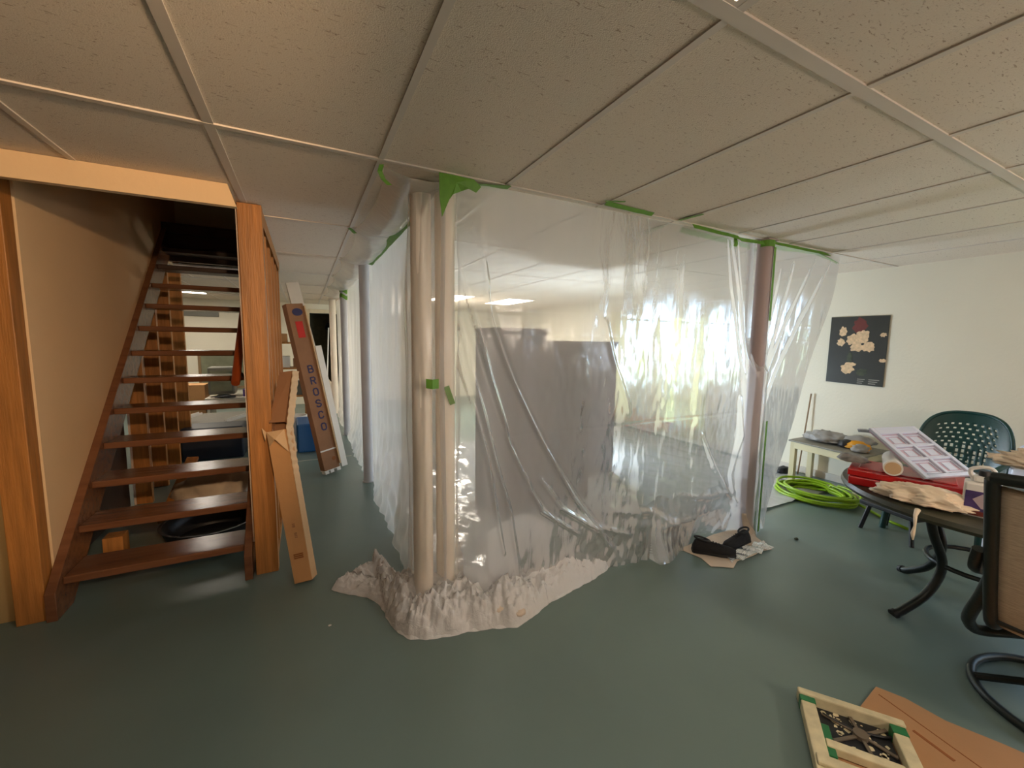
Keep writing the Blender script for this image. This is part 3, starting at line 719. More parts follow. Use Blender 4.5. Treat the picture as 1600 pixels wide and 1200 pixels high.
cabinet(1.90, 2.38, 3.02, 3.36, 1.50, 'cabinet_brown', 'brown open-shelved bookcase behind the plastic, middle of the group', 2, True)
cabinet(2.77, 3.14, 3.55, 3.9, 1.50, 'cabinet_grey', 'narrow greyish cabinet behind the plastic, right of the group', 1)
box_ = tag(obj('low_chest', MB().box(3.25, 3.95, 5.6, 6.2, 0, .5), 'cabinet_grey', bevel=.02), 'low grey chest dimly seen deep behind the plastic', 'chest')

# ------------------------------------------------------------------ cartons leaning beside the stairs
# torn long carton: lower length leans on the first studs
def carton_torn():
    t = thing('long_carton', 'long torn brown cardboard carton leaning against the stair studs', 'carton', (-.05, 2.70, 0))
    a, b = Vector((-.045, 2.70, .012)), Vector((-.155, 2.87, .93))
    ax = (b-a).normalized(); X = Vector((1, -.25, 0)); X = (X-ax*X.dot(ax)).normalized(); Y = ax.cross(X).normalized()
    if Y.y < 0: Y = -Y
    hw, hd_ = .048, .034
    m = MB(); V = lambda p, x, y: p+X*x+Y*y
    c1 = [V(a, -hw, -hd_), V(a, hw, -hd_), V(a, hw, hd_), V(a, -hw, hd_)]
    c2 = [V(b, -hw-.012, -hd_), V(b, hw*.9, -hd_+.004), V(b, hw+.012, hd_), V(b, -hw, hd_)]
    m.add(c1+c2, [(3, 2, 1, 0), (0, 1, 5, 4), (2, 3, 7, 6), (3, 0, 4, 7), (1, 2, 6, 5)])
    obj('lower_box', m, 'carton', t, solid=.004)
    # kinked-back upper length
    c = Vector((-.112, 3.16, 1.27)); ax2 = (c-b).normalized()
    c3 = [V(b+ax*.055, -hw, 0), V(b+ax*.045, hw*.75, .01), V(b, hw+.012, hd_+.03), V(b, -hw, hd_+.03)]
    c4 = [V(c, -.036, -.02), V(c, .040, -.02), V(c, .044, .03), V(c, -.036, .03)]
    m = MB(); m.add(c3+c4, [(0, 1, 5, 4), (1, 2, 6, 5), (2, 3, 7, 6), (3, 0, 4, 7), (4, 5, 6, 7)])
    obj('upper_box', m, 'carton_dark', t, solid=.004)
    # right-hand side face, pale and ridged, joins both
    sd = MB().grid(lambda u, v: (a.lerp(b, min(1, v/.72)) if v < .72 else b.lerp(c, (v-.72)/.28)) + X*(hw+.002+.0018*math.sin(v*170)*(1 if v > .5 else .2)) + Y*(-hd_+u*(2*hd_+(.03 if v > .6 else 0)))+X*u*.012, 3, 220)
    s_ = obj('side_panel', sd, 'carton_light', t, solid=.003); s_['label'] = 'pale ridged side of the carton'
    # torn flaps
    f1 = MB().add([V(b, -hw-.012, -hd_), V(b, hw*.8, -hd_), V(b+ax*-.14, hw*.95, -hd_-.012), V(b+ax*-.05, -hw*.2, -hd_-.04), V(b+ax*-.09, -hw-.006, -hd_-.012)], [(0, 1, 2, 3), (0, 3, 4)])
    obj('flap', f1, 'carton_light', t, solid=.003)
    f2 = MB().add([V(b+ax*.0, -hw-.014, -hd_), V(b+ax*.03, -hw-.028, -hd_-.02), V(b+ax*-.05, -hw-.022, -hd_-.015)], [(0, 1, 2)])
    obj('flap', f2, 'carton_light', t, solid=.003)
    # printed marks and tape at the foot
    fc = lambda s_, x: a.lerp(b, s_)+X*x-Y*(hd_+.0035)
    for s0, s1, xx in ((.36, .365, 0), (.368, .373, 0), (.378, .383, 0), (.30, .305, .004), (.31, .315, .004), (.318, .323, .004), (.29, .295, .004)):
        obj('print_mark', MB().add([fc(s0, xx-.008), fc(s0, xx+.008), fc(s1, xx+.008), fc(s1, xx-.008)], [(0, 1, 2, 3)]), 'carton_dark', t, solid=.001)
    for k in range(3):
        s0 = .155+k*.012
        obj('print_line', MB().add([fc(s0, -.028), fc(s0, .026), fc(s0+.008, .026), fc(s0+.008, -.028)], [(0, 1, 2, 3)]), 'carton_crease', t, solid=.001)
carton_torn()
# printed tall carton
LET = {'B': [[(0, 0), (0, 6)], [(0, 6), (2.6, 6), (3.4, 5.4), (3.4, 3.8), (2.6, 3.1), (0, 3.1)], [(2.6, 3.1), (3.8, 2.4), (3.8, .8), (2.8, 0), (0, 0)]],
       'R': [[(0, 0), (0, 6)], [(0, 6), (2.8, 6), (3.7, 5.3), (3.7, 3.8), (2.8, 3), (0, 3)], [(1.8, 3), (3.8, 0)]],
       'O': [[(1, 0), (0, 1.2), (0, 4.8), (1, 6), (2.9, 6), (3.9, 4.8), (3.9, 1.2), (2.9, 0), (1, 0)]],
       'S': [[(3.8, 4.9), (2.8, 6), (1, 6), (0, 5), (0, 4), (1, 3.2), (2.9, 2.8), (3.9, 2), (3.9, 1), (2.8, 0), (1, 0), (0, 1.1)]],
       'C': [[(3.8, 4.7), (2.8, 6), (1, 6), (0, 4.8), (0, 1.2), (1, 0), (2.8, 0), (3.8, 1.3)]]}
def carton_tall():
    t = thing('long_carton', 'tall brown carton with blue lettering and a red label, leaning in the passage', 'carton', (.2, 4.8, 0))
    a = Vector((.215, 4.84, .06)); b = Vector((-.095, 5.02, 1.86))
    ax = (b-a).normalized(); X = Vector((1, .45, 0)); X = (X-ax*X.dot(ax)).normalized(); Y = ax.cross(X).normalized()
    if Y.y < 0: Y = -Y
    hw, hd_ = .088, .05
    obj('box', MB().obox((a+b)/2, X*hw, Y*hd_, (b-a)/2), 'carton_dark', t, bevel=.003)
    L_ = (b-a).length
    fp = lambda s_, x, o_=.002: a+ax*(s_*L_)+X*x-Y*(hd_+o_)
    # white edge strip and foot styrofoam
    e = MB().bar(fp(.02, hw+.006, -hd_*.2), fp(.985, hw+.006, -hd_*.2), .012, .06, X)
    obj('edge_strip', e, 'carton_light', t)
    obj('band', MB().add([fp(.115, -hw), fp(.115, hw), fp(.123, hw), fp(.123, -hw)], [(0, 1, 2, 3)]), 'white', t, solid=.002)
    obj('foot_foam', MB().obox(a-ax*.02-X*.06, X*.02, Y*.04, ax*.02).obox(a-ax*.02+X*.0, X*.02, Y*.04, ax*.02).obox(a-ax*.02+X*.075, X*.022, Y*.04, ax*.02).obox(a-ax*.002, X*.09, Y*.045, ax*.006), 'white', t)
    lab = obj('label_patch', MB().add([fp(.80, -.035), fp(.80, .04), fp(.895, .04), fp(.895, -.035)], [(0, 1, 2, 3)]), 'red_label', t, solid=.001)
    lab['label'] = 'square red label'
    obj('oval_print', MB().add([fp(.95+.022*math.sin(k*PI/10), .01+.055*math.cos(k*PI/10)) for k in range(20)], [tuple(range(20))]), 'blue_ink', t, solid=.001)
    obj('round_print', MB().add([fp(.06+.012*math.sin(k*PI/10), .04+.022*math.cos(k*PI/10)) for k in range(20)], [tuple(range(20))]), 'carton_crease', t, solid=.001)
    # letters stacked top to bottom, each upright
    cs = [.612, .542, .474, .404, .334, .262]
    for ch, s0 in zip('BROSCO', cs):
        m = MB()
        for stroke in LET[ch]:
            for p, q in zip(stroke[:-1], stroke[1:]):
                P = fp(s0+(p[1]-3)*.0105/L_*1.15, .012+(p[0]-1.9)*.0125)
                Q = fp(s0+(q[1]-3)*.0105/L_*1.15, .012+(q[0]-1.9)*.0125)
                d = (Q-P).normalized()
                m.obox((P+Q)/2, d*((Q-P).length/2+.003), d.cross(Y).normalized()*.0075, Y*.0006)
        obj('letter', m, 'blue_ink', t)
carton_tall()
# white board packs leaning behind it
def leanboard(a, b, hw, hd_, m, label):
    a, b = Vector(a), Vector(b); ax = (b-a).normalized(); X = Vector((1, .45, 0)); X = (X-ax*X.dot(ax)).normalized(); Y = ax.cross(X).normalized()
    return tag(obj('trim_board', MB().obox((a+b)/2, X*hw, Y*hd_, (b-a)/2), m, bevel=.002), label, 'board')
leanboard((.335, 5.12, .035), (-.095, 5.26, 2.12), .07, .012, 'white_board', 'long off-white board leaning behind the lettered carton, reaching near the ceiling')
leanboard((.375, 5.0, .03), (.14, 5.10, 1.42), .035, .012, 'white', 'short white board leaning right of the lettered carton')

# ------------------------------------------------------------------ far room odds and ends
def simple(name, mb, m, label, cat, **kw): return tag(obj(name, mb, m, **kw), label, cat)
pf = thing('picture_frame', 'tan-framed picture on the far wall seen between the treads', 'picture', (-1.35, YF-.02, .9))
obj('frame', MB().box(-1.95, -.95, YF-.04, YF-.002, 1.12, 1.17).box(-1.95, -.95, YF-.04, YF-.002, .42, .47).box(-1.95, -1.90, YF-.04, YF-.002, .47, 1.12).box(-1.0, -.95, YF-.04, YF-.002, .47, 1.12), 'frame_tan', pf)
obj('picture', MB().box(-1.90, -1.0, YF-.02, YF-.004, .47, 1.12), 'picture_green', pf)
tb = thing('folding_table', 'low grey table in the far room seen between the lower treads', 'table', (-1.15, 7.2, 0))
obj('tabletop', MB().box(-1.75, -.45, 6.6, 7.8, .28, .31), 'table_grey', tb, bevel=.004)
for x in (-1.68, -.52):
    for y in (6.68, 7.72): obj('leg', MB().tube([(x, y, 0), (x, y, .28)], .02, 8), 'black_metal', tb)
simple('cardboard_box', MB().box(-1.95, -1.55, 8.6, 9.0, 0, .68), 'carton', 'tan cardboard box standing in the far room behind the treads', 'box', bevel=.004)
mn = thing('monitor', 'old grey monitor in the far room, right of the cardboard box', 'monitor', (-1.3, 8.7, .45))
obj('casing', MB().box(-1.50, -1.12, 8.6, 8.95, .50, .98), 'monitor_grey', mn, bevel=.02)
obj('screen', MB().box(-1.46, -1.16, 8.59, 8.60, .56, .92), 'picture_green', mn)
obj('foot', MB().lathe([(.12, 0), (.10, .02), (.05, .05)], (-1.31, 8.78, .45), 20), 'monitor_grey', mn)
sh = thing('storage_shelf', 'low pale storage shelf along the far wall', 'shelf', (-1.2, 8.8, 0))
obj('shelf_board', MB().box(-1.54, -.7, 8.5, 9.1, .42, .45), 'white_board', sh)
for x in (-1.5, -.74): obj('leg', MB().box(x-.02, x+.02, 8.52, 9.08, 0, .42), 'white_board', sh)
simple('tangled_cables', crumple((-1.25, 8.52, .45), .14, .05, .03, .5, 3, 8, 3), 'dark_plastic', 'dark tangled cables in front of the grey monitor', 'cables', smooth=True)
simple('storage_box', MB().box(-1.0, -.74, 8.6, 8.85, .45, .58), 'violet', 'small violet box right of the grey monitor', 'box', bevel=.01)
# white-edged trays on the low table
for k, (x, y, rz) in enumerate([(-1.50, 6.95, .6), (-.80, 6.9, .45)]):
    d = Vector((math.cos(rz), math.sin(rz), 0)); e = Vector((-d.y, d.x, 0))
    simple('light_lens_frame', MB().bar(Vector((x, y, .33))-d*.22, Vector((x, y, .42))+d*.22, .03, .012, (0, 0, 1)).bar(Vector((x, y, .33))-d*.22+e*.09, Vector((x, y, .42))+d*.22+e*.09, .03, .012, (0, 0, 1)), 'white', ['white frame leaning on the low far table, left one', 'white frame leaning on the low far table, right one'][k], 'frame')
simple('storage_bin', MB().prism([(-1.35, 6.0), (-.72, 6.0), (-.72, 6.4), (-1.35, 6.4)], .0, .40), 'navy_bin', 'dark navy storage bin behind the middle treads', 'bin', bevel=.02)
cr = MB()
for k in range(5): cr.box(-.66+k*.06, -.645+k*.06, 6.9, 6.915, .32, .62)
for k in range(5): cr.box(-.66, -.405, 6.9, 6.915, .32+k*.07, .335+k*.07)
for k in range(4): cr.box(-.66+k*.08, -.645+k*.08, 7.15, 7.165, .32, .62)
cr.box(-.66, -.405, 6.9, 7.165, .32, .335).box(-.66, -.645, 6.9, 7.165, .6, .615).box(-.42, -.405, 6.9, 7.165, .6, .615)
simple('plastic_crate', cr, 'crate_black', 'black lattice crate on the far table beside the handrail end', 'crate')
simple('air_vent', MB().box(-2.15, -1.55, YF-.04, YF-.002, 1.92, 2.08), 'monitor_grey', 'grey wall vent high on the far wall under the troffer', 'vent', bevel=.004)
# under the stairs
simple('cloth_sack', crumple((-.72, 4.35, 0), .32, .30, .27, .18, 1.6, 2, 4), 'paper_drop', 'pale cloth bundle on the floor under the lower treads', 'bundle', smooth=True)
simple('black_tub', MB().lathe([(.24, 0), (.30, .14), (.31, .15), (.29, .15), (.23, .02)], (-.66, 3.62, 0), 28), 'dark_plastic', 'black round tub on the floor behind the second tread', 'tub', smooth='auto')
simple('scrap_timber', MB().bar((-1.05, 4.05, .02), (-.98, 4.75, .35), .09, .03, (1, 0, 0)), 'pine', 'orange scrap board propped under the stairs on the left', 'board', bevel=.002)
simple('wood_block', MB().box(-1.18, -1.08, 3.35, 3.45, 0, .22), 'pine', 'small upright timber block behind the lowest treads', 'block', bevel=.003)
# passage items
simple('storage_bin', MB().prism([(-.12, 5.9), (.20, 5.9), (.22, 6.5), (-.14, 6.5)], 0, .38), 'blue_bin', 'blue plastic bin partly hidden by the lettered carton', 'bin', bevel=.02)
simple('white_bucket', MB().lathe([(.11, 0), (.14, .32), (.145, .34), (.13, .34), (.10, .01)], (-.13, 6.9, 0), 24), 'white', 'white bucket on the passage floor behind the torn carton', 'bucket', smooth='auto')
rk = thing('storage_rack', 'wooden rack with clutter far along the passage behind the torn carton', 'rack', (-.25, 8.4, 0))
for z in (.45, .95, 1.4): obj('shelf', MB().box(-.60, .02, 8.2, 8.6, z, z+.03), 'pine', rk)
for x in (-.58, .0): obj('upright', MB().box(x-.02, x+.02, 8.2, 8.6, 0, 1.7), 'pine', rk)
for k, (x, z, hgt, m, lb) in enumerate([(-.42, .98, .2, 'white', 'white box on the middle shelf of the far rack'), (-.18, .98, .16, 'carton_dark', 'brown box on the middle shelf of the far rack'), (-.45, 1.43, .15, 'carton', 'tan box on the top shelf of the far rack'), (-.2, .48, .25, 'monitor_grey', 'grey box on the low shelf of the far rack')]):
    simple('storage_box', MB().box(x, x+.19, 8.26, 8.5, z, z+hgt), m, lb, 'box', bevel=.005)
simple('white_pole', MB().tube([(.42, 10.1, .02), (.52, 10.3, 1.75)], .014, 8), 'white', 'thin white pole leaning in the far doorway', 'pole')
simple('hanging_item', crumple((.58, YF+.9, 1.72), .08, .04, .12, .5, 3, 4, 3), 'black_cloth', 'dark object hanging inside the far doorway', 'hanging item', smooth=True)
simple('cream_bag', crumple((.46, 9.6, 0), .16, .2, .42, .25, 2, 9, 3), 'paper_drop', 'pale lumpy bag on the floor beside the far cream post', 'bag', smooth=True)
struct('trim_10', MB().box(-.2, .5, 5.50, 5.515, .0005, .002), 'white_board')

# ------------------------------------------------------------------ poster on the right wall
po = thing('poster', 'dark poster of pale peonies hanging on the right wall', 'poster', (XR-.01, 2.19, 1.11))
P_ = lambda u, v, o_=.0: Vector((XR-.012-o_, 2.435-u*.505, 1.09+v*.72))
obj('sheet', MB().add([P_(0, .02), P_(1, 0), P_(1, 1), P_(0, 1), ]+[P_(0, .02, -.008), P_(1, 0, -.008), P_(1, 1, -.008), P_(0, 1, -.008)], [(0, 1, 2, 3), (7, 6, 5, 4), (0, 4, 5, 1), (1, 5, 6, 2), (2, 6, 7, 3), (3, 7, 4, 0)]), 'poster_dark', po)
def blob(cu, cv, ru, rv, m, o_=.001, seed=0, n=28, nm='blossom'):
    pts = []
    for k in range(n):
        a_ = 2*PI*k/n; r = 1+.35*noise.noise(Vector((math.cos(a_)*2.2+seed, math.sin(a_)*2.2, seed*3)))+.08*math.sin(a_*7+seed)
        pts.append(P_(cu+ru*r*math.cos(a_), cv+rv*r*math.sin(a_), o_))
    obj(nm, MB().add([P_(cu, cv, o_+.0003)]+pts, [(0, 1+k, 1+(k+1) % n) for k in range(n)]), m, po)
blob(.53, .86, .12, .11, 'poster_red', .0006, 2, nm='red_patch')
for cu, cv, ru, rv, s_ in [(.24, .78, .07, .07, 1), (.22, .62, .07, .055, 2), (.44, .66, .13, .08, 3), (.58, .70, .12, .10, 4), (.52, .55, .13, .055, 5), (.71, .56, .10, .07, 6), (.40, .40, .05, .07, 7), (.38, .24, .11, .085, 8), (.63, .19, .09, .05, 9), (.93, .73, .05, .03, 10), (.96, .37, .06, .025, 11), (.43, .30, .10, .03, 12)]:
    blob(cu, cv, ru, rv, 'poster_blossom' if s_ not in (9, 7) else 'poster_leaf', .001+.0002*s_, s_)
tx = MB()
for r in range(3):
    for c0, c1 in ((.57, .57+.13-.02*r), (.76, .76+.18-.03*r)):
        v = .085-.028*r
        tx.add([P_(c0, v, .002), P_(c1, v, .002), P_(c1, v+.010, .002), P_(c0, v+.010, .002)], [(0, 1, 2, 3)])
obj('caption', tx, 'poster_text', po)

# ------------------------------------------------------------------ low side table and what lies on it
TZ = .47
stb = thing('side_table', 'low cream-legged table with a grey top against the right wall', 'table', (4.95, 2.15, 0))
obj('tabletop', MB().prism([(4.63, 1.80), (5.15, 1.80), (5.15, 2.52), (4.72, 2.52)], TZ-.018, TZ), 'table_grey', stb, bevel=.004)
obj('apron', MB().bar((4.655, 1.83, TZ-.055), (4.745, 2.50, TZ-.055), .07, .022).bar((4.66, 1.83, TZ-.055), (5.12, 1.83, TZ-.055), .07, .022).bar((4.75, 2.49, TZ-.055), (5.12, 2.49, TZ-.055), .07, .022), 'table_leg', stb, bevel=.003)
for x, y in ((4.675, 1.845), (4.755, 2.475), (5.11, 1.845), (5.11, 2.475)):
    obj('leg', MB().box(x-.026, x+.026, y-.026, y+.026, 0, TZ-.018), 'table_leg', stb, bevel=.004)
simple('plastic_bag', crumple((4.96, 2.26, TZ), .13, .20, .085, .28, 2.2, 11, 4, .2), 'bag_grey', 'crumpled grey plastic bag on the low side table', 'bag', smooth=True)
gl = thing('work_gloves', 'black and yellow work gloves heaped on the side table', 'gloves', (4.9, 1.98, TZ))
obj('palm', crumple((4.90, 1.97, TZ), .07, .10, .06, .3, 2, 12, 3, .5), 'yellow_rubber', gl, smooth=True)
obj('cuff', crumple((4.88, 2.06, TZ), .06, .06, .06, .25, 2, 13, 3), 'dark_plastic', gl, smooth=True)
obj('back', crumple((4.97, 1.99, TZ+.03), .07, .13, .07, .25, 2, 14, 3, .2), 'bag_grey', gl, smooth=True)
for k in range(4):
    p = Vector((4.86, 1.94-.022*k, TZ+.02)); obj('finger', MB().tube([p, p+Vector((-.03, -.02, .01)), p+Vector((-.06, -.03, -.004))], [.012, .012, .009], 8), 'yellow_rubber', gl, smooth='auto')
simple('curled_sheet', MB().grid(lambda u, v: (5.02-.03*v+.05*math.sin(u*3), 2.02-u*.42, TZ+.10+.06*(1-u)+.02*math.sin(u*6)+.03*v), 14, 4), 'bag_grey', 'grey curled sheet standing at the back of the side table', 'sheet', solid=.012, smooth=True)
simple('clear_wrap', crumple((4.80, 1.90, TZ), .08, .07, .05, .35, 2.5, 15, 3), 'bag_grey', 'small clear wrapper at the near corner of the side table', 'wrapper', smooth=True)
# pole leaning behind the table
simple('leaning_rod', MB().tube([(5.12, 2.60, .0), (5.17, 2.56, .95)], .008, 8), 'frame_tan', 'thin dark rod leaning on the wall left of the side table', 'rod')
simple('wall_clutter', crumple((4.98, 2.68, 0), .10, .07, .06, .25, 2, 20, 3), 'dark_plastic', 'small black item on the floor by the wall, left of the side table', 'clutter', smooth=True)
# hose coil
hp = []
nturn = 9
for k in range(nturn*36+1):
    a_ = 2*PI*k/36; tt = k/(nturn*36)
    r = .245+.055*math.sin(tt*23)+.035*noise.noise(Vector((tt*30, 1, 1)))
    z = .014+.022*(k//36 % 4)+.012*(1+noise.noise(Vector((math.cos(a_)*1.5, math.sin(a_)*1.5, tt*9))))
    cx = 4.48+.03*noise.noise(Vector((tt*11, 0, 4))); cy = 2.10+.03*noise.noise(Vector((tt*11, 5, 4)))
    hp.append((cx+r*math.cos(a_)*.95, cy+r*math.sin(a_)*1.15, z))
hp += [(4.66, 1.95, .03), (4.56, 1.72, .016), (4.42, 1.52, .014), (4.36, 1.36, .014)]
simple('garden_hose', MB().tube(hp, .0125, 8), 'hose', 'coiled lime-green hose on the floor before the side table', 'hose', smooth=True)

# ------------------------------------------------------------------ round patio table and clutter
TC = Vector((3.30, .71, 0)); TR = .63; TH = .685
pt_ = thing('patio_table', 'round dark patio table holding the red box and clutter', 'table', TC)
obj('tabletop', MB().lathe([(TR-.03, TH-.012), (TR-.03, TH)], TC, 56), 'table_glass', pt_, smooth='auto')
obj('rim', MB().lathe([(TR-.04, TH-.035), (TR, TH-.035), (TR+.008, TH-.018), (TR, TH+.003), (TR-.035, TH+.003)], TC, 64), 'table_rim', pt_, smooth='auto')
for a_ in (153, 60, -20, 243):
    a_ = math.radians(a_); d = Vector((math.cos(a_), math.sin(a_), 0))
    pts = smoothpts([TC+d*.34+Vector((0, 0, TH-.04)), TC+d*.29+Vector((0, 0, .48)), TC+d*.22+Vector((0, 0, .30)), TC+d*.28+Vector((0, 0, .14)), TC+d*.40+Vector((0, 0, .04)), TC+d*.45+Vector((0, 0, .012))], 6)
    lg = obj('leg', MB().tube(pts, .022, 12), 'black_metal', pt_, smooth='auto')
    obj('foot_cap', MB().tube([TC+d*.445+Vector((0, 0, .016)), TC+d*.465+Vector((0, 0, .008))], .026, 12), 'rubber', lg, smooth='auto')
obj('leg_ring', MB().tube([TC+Vector((.22*math.cos(k*PI/12), .22*math.sin(k*PI/12), .30)) for k in range(25)], .013, 8, cap=False), 'black_metal', pt_, smooth='auto')
# red box
rb = thing('tool_case', 'flat red plastic case on the near left of the patio table', 'case', (3.0, 1.02, TH))
def rect(c, ang, hx, hy, ch=.0):
    ca, sa = math.cos(ang), math.sin(ang); return [(c[0]+x*ca-y*sa, c[1]+x*sa+y*ca) for x, y in ((-hx, -hy), (hx, -hy), (hx, hy), (-hx, hy))]
ra = math.radians(-72)
obj('base', MB().prism(rect((3.06, .995), ra, .235, .15), TH+.004, TH+.055), 'red_plastic', rb, bevel=.008)
obj('lid', MB().prism(rect((3.06, .995), ra, .24, .155), TH+.060, TH+.095).prism(rect((3.07, .995), ra, .20, .12), TH+.095, TH+.102), 'red_plastic', rb, bevel=.008)
# multi-window white tray, leaning
tr_ = thing('divided_tray', 'white divided tray with window-like cells propped tilted on the red case', 'tray', (3.12, .98, .85))
# corners from the photograph's geometry
A = Vector((3.02, 1.17, 1.00)); B = Vector((3.33, 1.07, 1.005)); D = Vector((2.90, .86, .805)); E_ = B+D-A
uu = (B-A); vv = (D-A); nn = uu.cross(vv).normalized()
if nn.z < 0: nn = -nn
TP = lambda u, v, h=0: A+uu*u+vv*v+nn*h
def tbar(m, u0, v0, u1, v1, h0=0, h1=.014):
    m.add([TP(u0, v0, h0), TP(u1, v0, h0), TP(u1, v1, h0), TP(u0, v1, h0), TP(u0, v0, h1), TP(u1, v0, h1), TP(u1, v1, h1), TP(u0, v1, h1)],
          [(0, 3, 2, 1), (4, 5, 6, 7), (0, 1, 5, 4), (1, 2, 6, 5), (2, 3, 7, 6), (3, 0, 4, 7)])
m = MB(); tbar(m, 0, 0, .08, 1); tbar(m, .92, 0, 1, 1); tbar(m, .08, 0, .92, .14); tbar(m, .08, .94, .92, 1); tbar(m, .47, .14, .53, .94)
for k in (.40, .66): tbar(m, .08, k-.02, .47, k+.02); tbar(m, .53, k-.02, .92, k+.02)
obj('tray_frame', m, 'tray_white', tr_, bevel=.003)
m = MB(); tbar(m, .02, .02, .98, .98, -.012, .001); obj('tray_back', m, 'tray_pane', tr_)
for u0 in (.11, .56):
    for v0, v1 in ((.17, .37), (.44, .63), (.70, .92)):
        m = MB()
        tbar(m, u0, v0, u0+.015, v1, .001, .006); tbar(m, u0+.315, v0, u0+.33, v1, .001, .006); tbar(m, u0, v0, u0+.33, v0+.02, .001, .006); tbar(m, u0, v1-.02, u0+.33, v1, .001, .006); tbar(m, u0+.09, v0+.04, u0+.26, v1-.04, .001, .004)
        obj('window_cell', m, 'tray_white', tr_)
# white roll
rl = thing('tape_roll', 'white cardboard-cored roll lying on the red case under the tray', 'roll', (3.0, 1.0, TH+.10))
r0 = Vector((2.875, .985, TH+.146)); r1 = Vector((3.14, 1.09, TH+.146))
obj('roll_body', MB().tube([r0, r1], .042, 24), 'white', rl, smooth='auto')
obj('core', MB().tube([r0+(r0-r1).normalized()*.002, r0], .034, 24), 'carton_light', rl, smooth='auto')
simple('clear_wrap', crumple((2.97, 1.21, TH+.11), .05, .07, .035, .4, 2.5, 31, 3, .3), 'bag_grey', 'grey wrapper on the far left end of the red case', 'wrapper', smooth=True)
# crumpled tissue with a twisted tail over the edge
ts = thing('crumpled_paper', 'cream crumpled paper sheet spilling over the patio table edge', 'paper', (2.82, .83, TH))
obj('sheet', crumple((2.83, .84, TH+.004), .09, .18, .065, .30, 1.6, 41, 5, .25), 'tissue', ts, smooth=True)
obj('tail', MB().tube([(2.655, .80, TH+.02), (2.62, .795, TH+.0), (2.612, .79, TH-.05), (2.615, .795, TH-.09), (2.608, .79, TH-.12)], [.012, .008, .005, .009, .003], 8), 'tissue', ts, smooth=True)
# jug
jg = thing('plastic_jug', 'white jug with a purple picture label, left of the sling chair', 'jug', (2.86, .66, TH))
jc = Vector((2.90, .655, TH)); ja = math.radians(105)
obj('body', MB().prism(rect((jc.x, jc.y), ja, .062, .045), TH+.002, TH+.17).prism(rect((jc.x, jc.y), ja, .035, .03), TH+.17, TH+.20), 'white', jg, bevel=.01)
nx_ = Vector((-1, .08, 0)).normalized()
ex = Vector((math.cos(ja), math.sin(ja), 0)); ey = Vector((-ex.y, ex.x, 0)); sg = 1 if ey.dot(Vector((-1, -.2, 0))) > 0 else -1
lp_ = lambda u, z, o_=.001: jc+ex*u+ey*sg*(.046+o_)+Vector((0, 0, z))
l1 = obj('label_patch', MB().add([lp_(-.055, .03), lp_(.055, .03), lp_(.055, .13), lp_(-.055, .13)], [(0, 1, 2, 3)]), 'purple_label', jg, solid=.001)
obj('label_band', MB().add([lp_(-.055, .012, .002), lp_(.055, .012, .002), lp_(.055, .034, .002), lp_(-.055, .034, .002)], [(0, 1, 2, 3)]), 'poster_red', jg, solid=.001)
obj('label_picture', MB().add([lp_(-.05, .04, .002), lp_(.0, .05, .002), lp_(.03, .09, .002), lp_(.0, .12, .002), lp_(-.05, .10, .002)], [(0, 1, 2, 3, 4)]), 'label_grey', jg, solid=.001)
obj('handle', MB().tube(smoothpts([jc+ex*.03+Vector((0, 0, .17)), jc+ex*.045+Vector((0, 0, .225)), jc-ex*.02+Vector((0, 0, .24)), jc-ex*.05+Vector((0, 0, .17))], 5), .009, 8), 'white', jg, smooth='auto')
obj('cap', MB().lathe([(.02, 0), (.02, .022), (.018, .026)], (jc.x, jc.y, TH+.2), 16), 'dark_plastic', jg, smooth='auto')
simple('red_cloth', crumple((3.10, .83, TH), .09, .10, .05, .3, 2.2, 44, 3), 'purple_label', 'purplish bag between the red case and the jug', 'bag', smooth=True)

# ------------------------------------------------------------------ green resin chair behind the table
gc = thing('resin_chair', 'dark green resin armchair behind the patio table', 'chair', (4.5, 1.2, 0))
gx, gy = 4.74, 1.21
def backf(u, v):
    a_ = (u-.5)*2.3
    hw = .27*(1-.0*v); z = .42+v*.55
    top = math.sqrt(max(0, 1-(abs(u-.5)*2)**2.6)); z = .42+v*(.22+.33*top)
    y = gy+hw*math.sin(a_)/math.sin(1.15)*(1+.0*v); x = gx+.10*(math.cos(a_)-1)*2.0+.10*v
    return (x, y, z)
bk = MB().grid(backf, 80, 44)
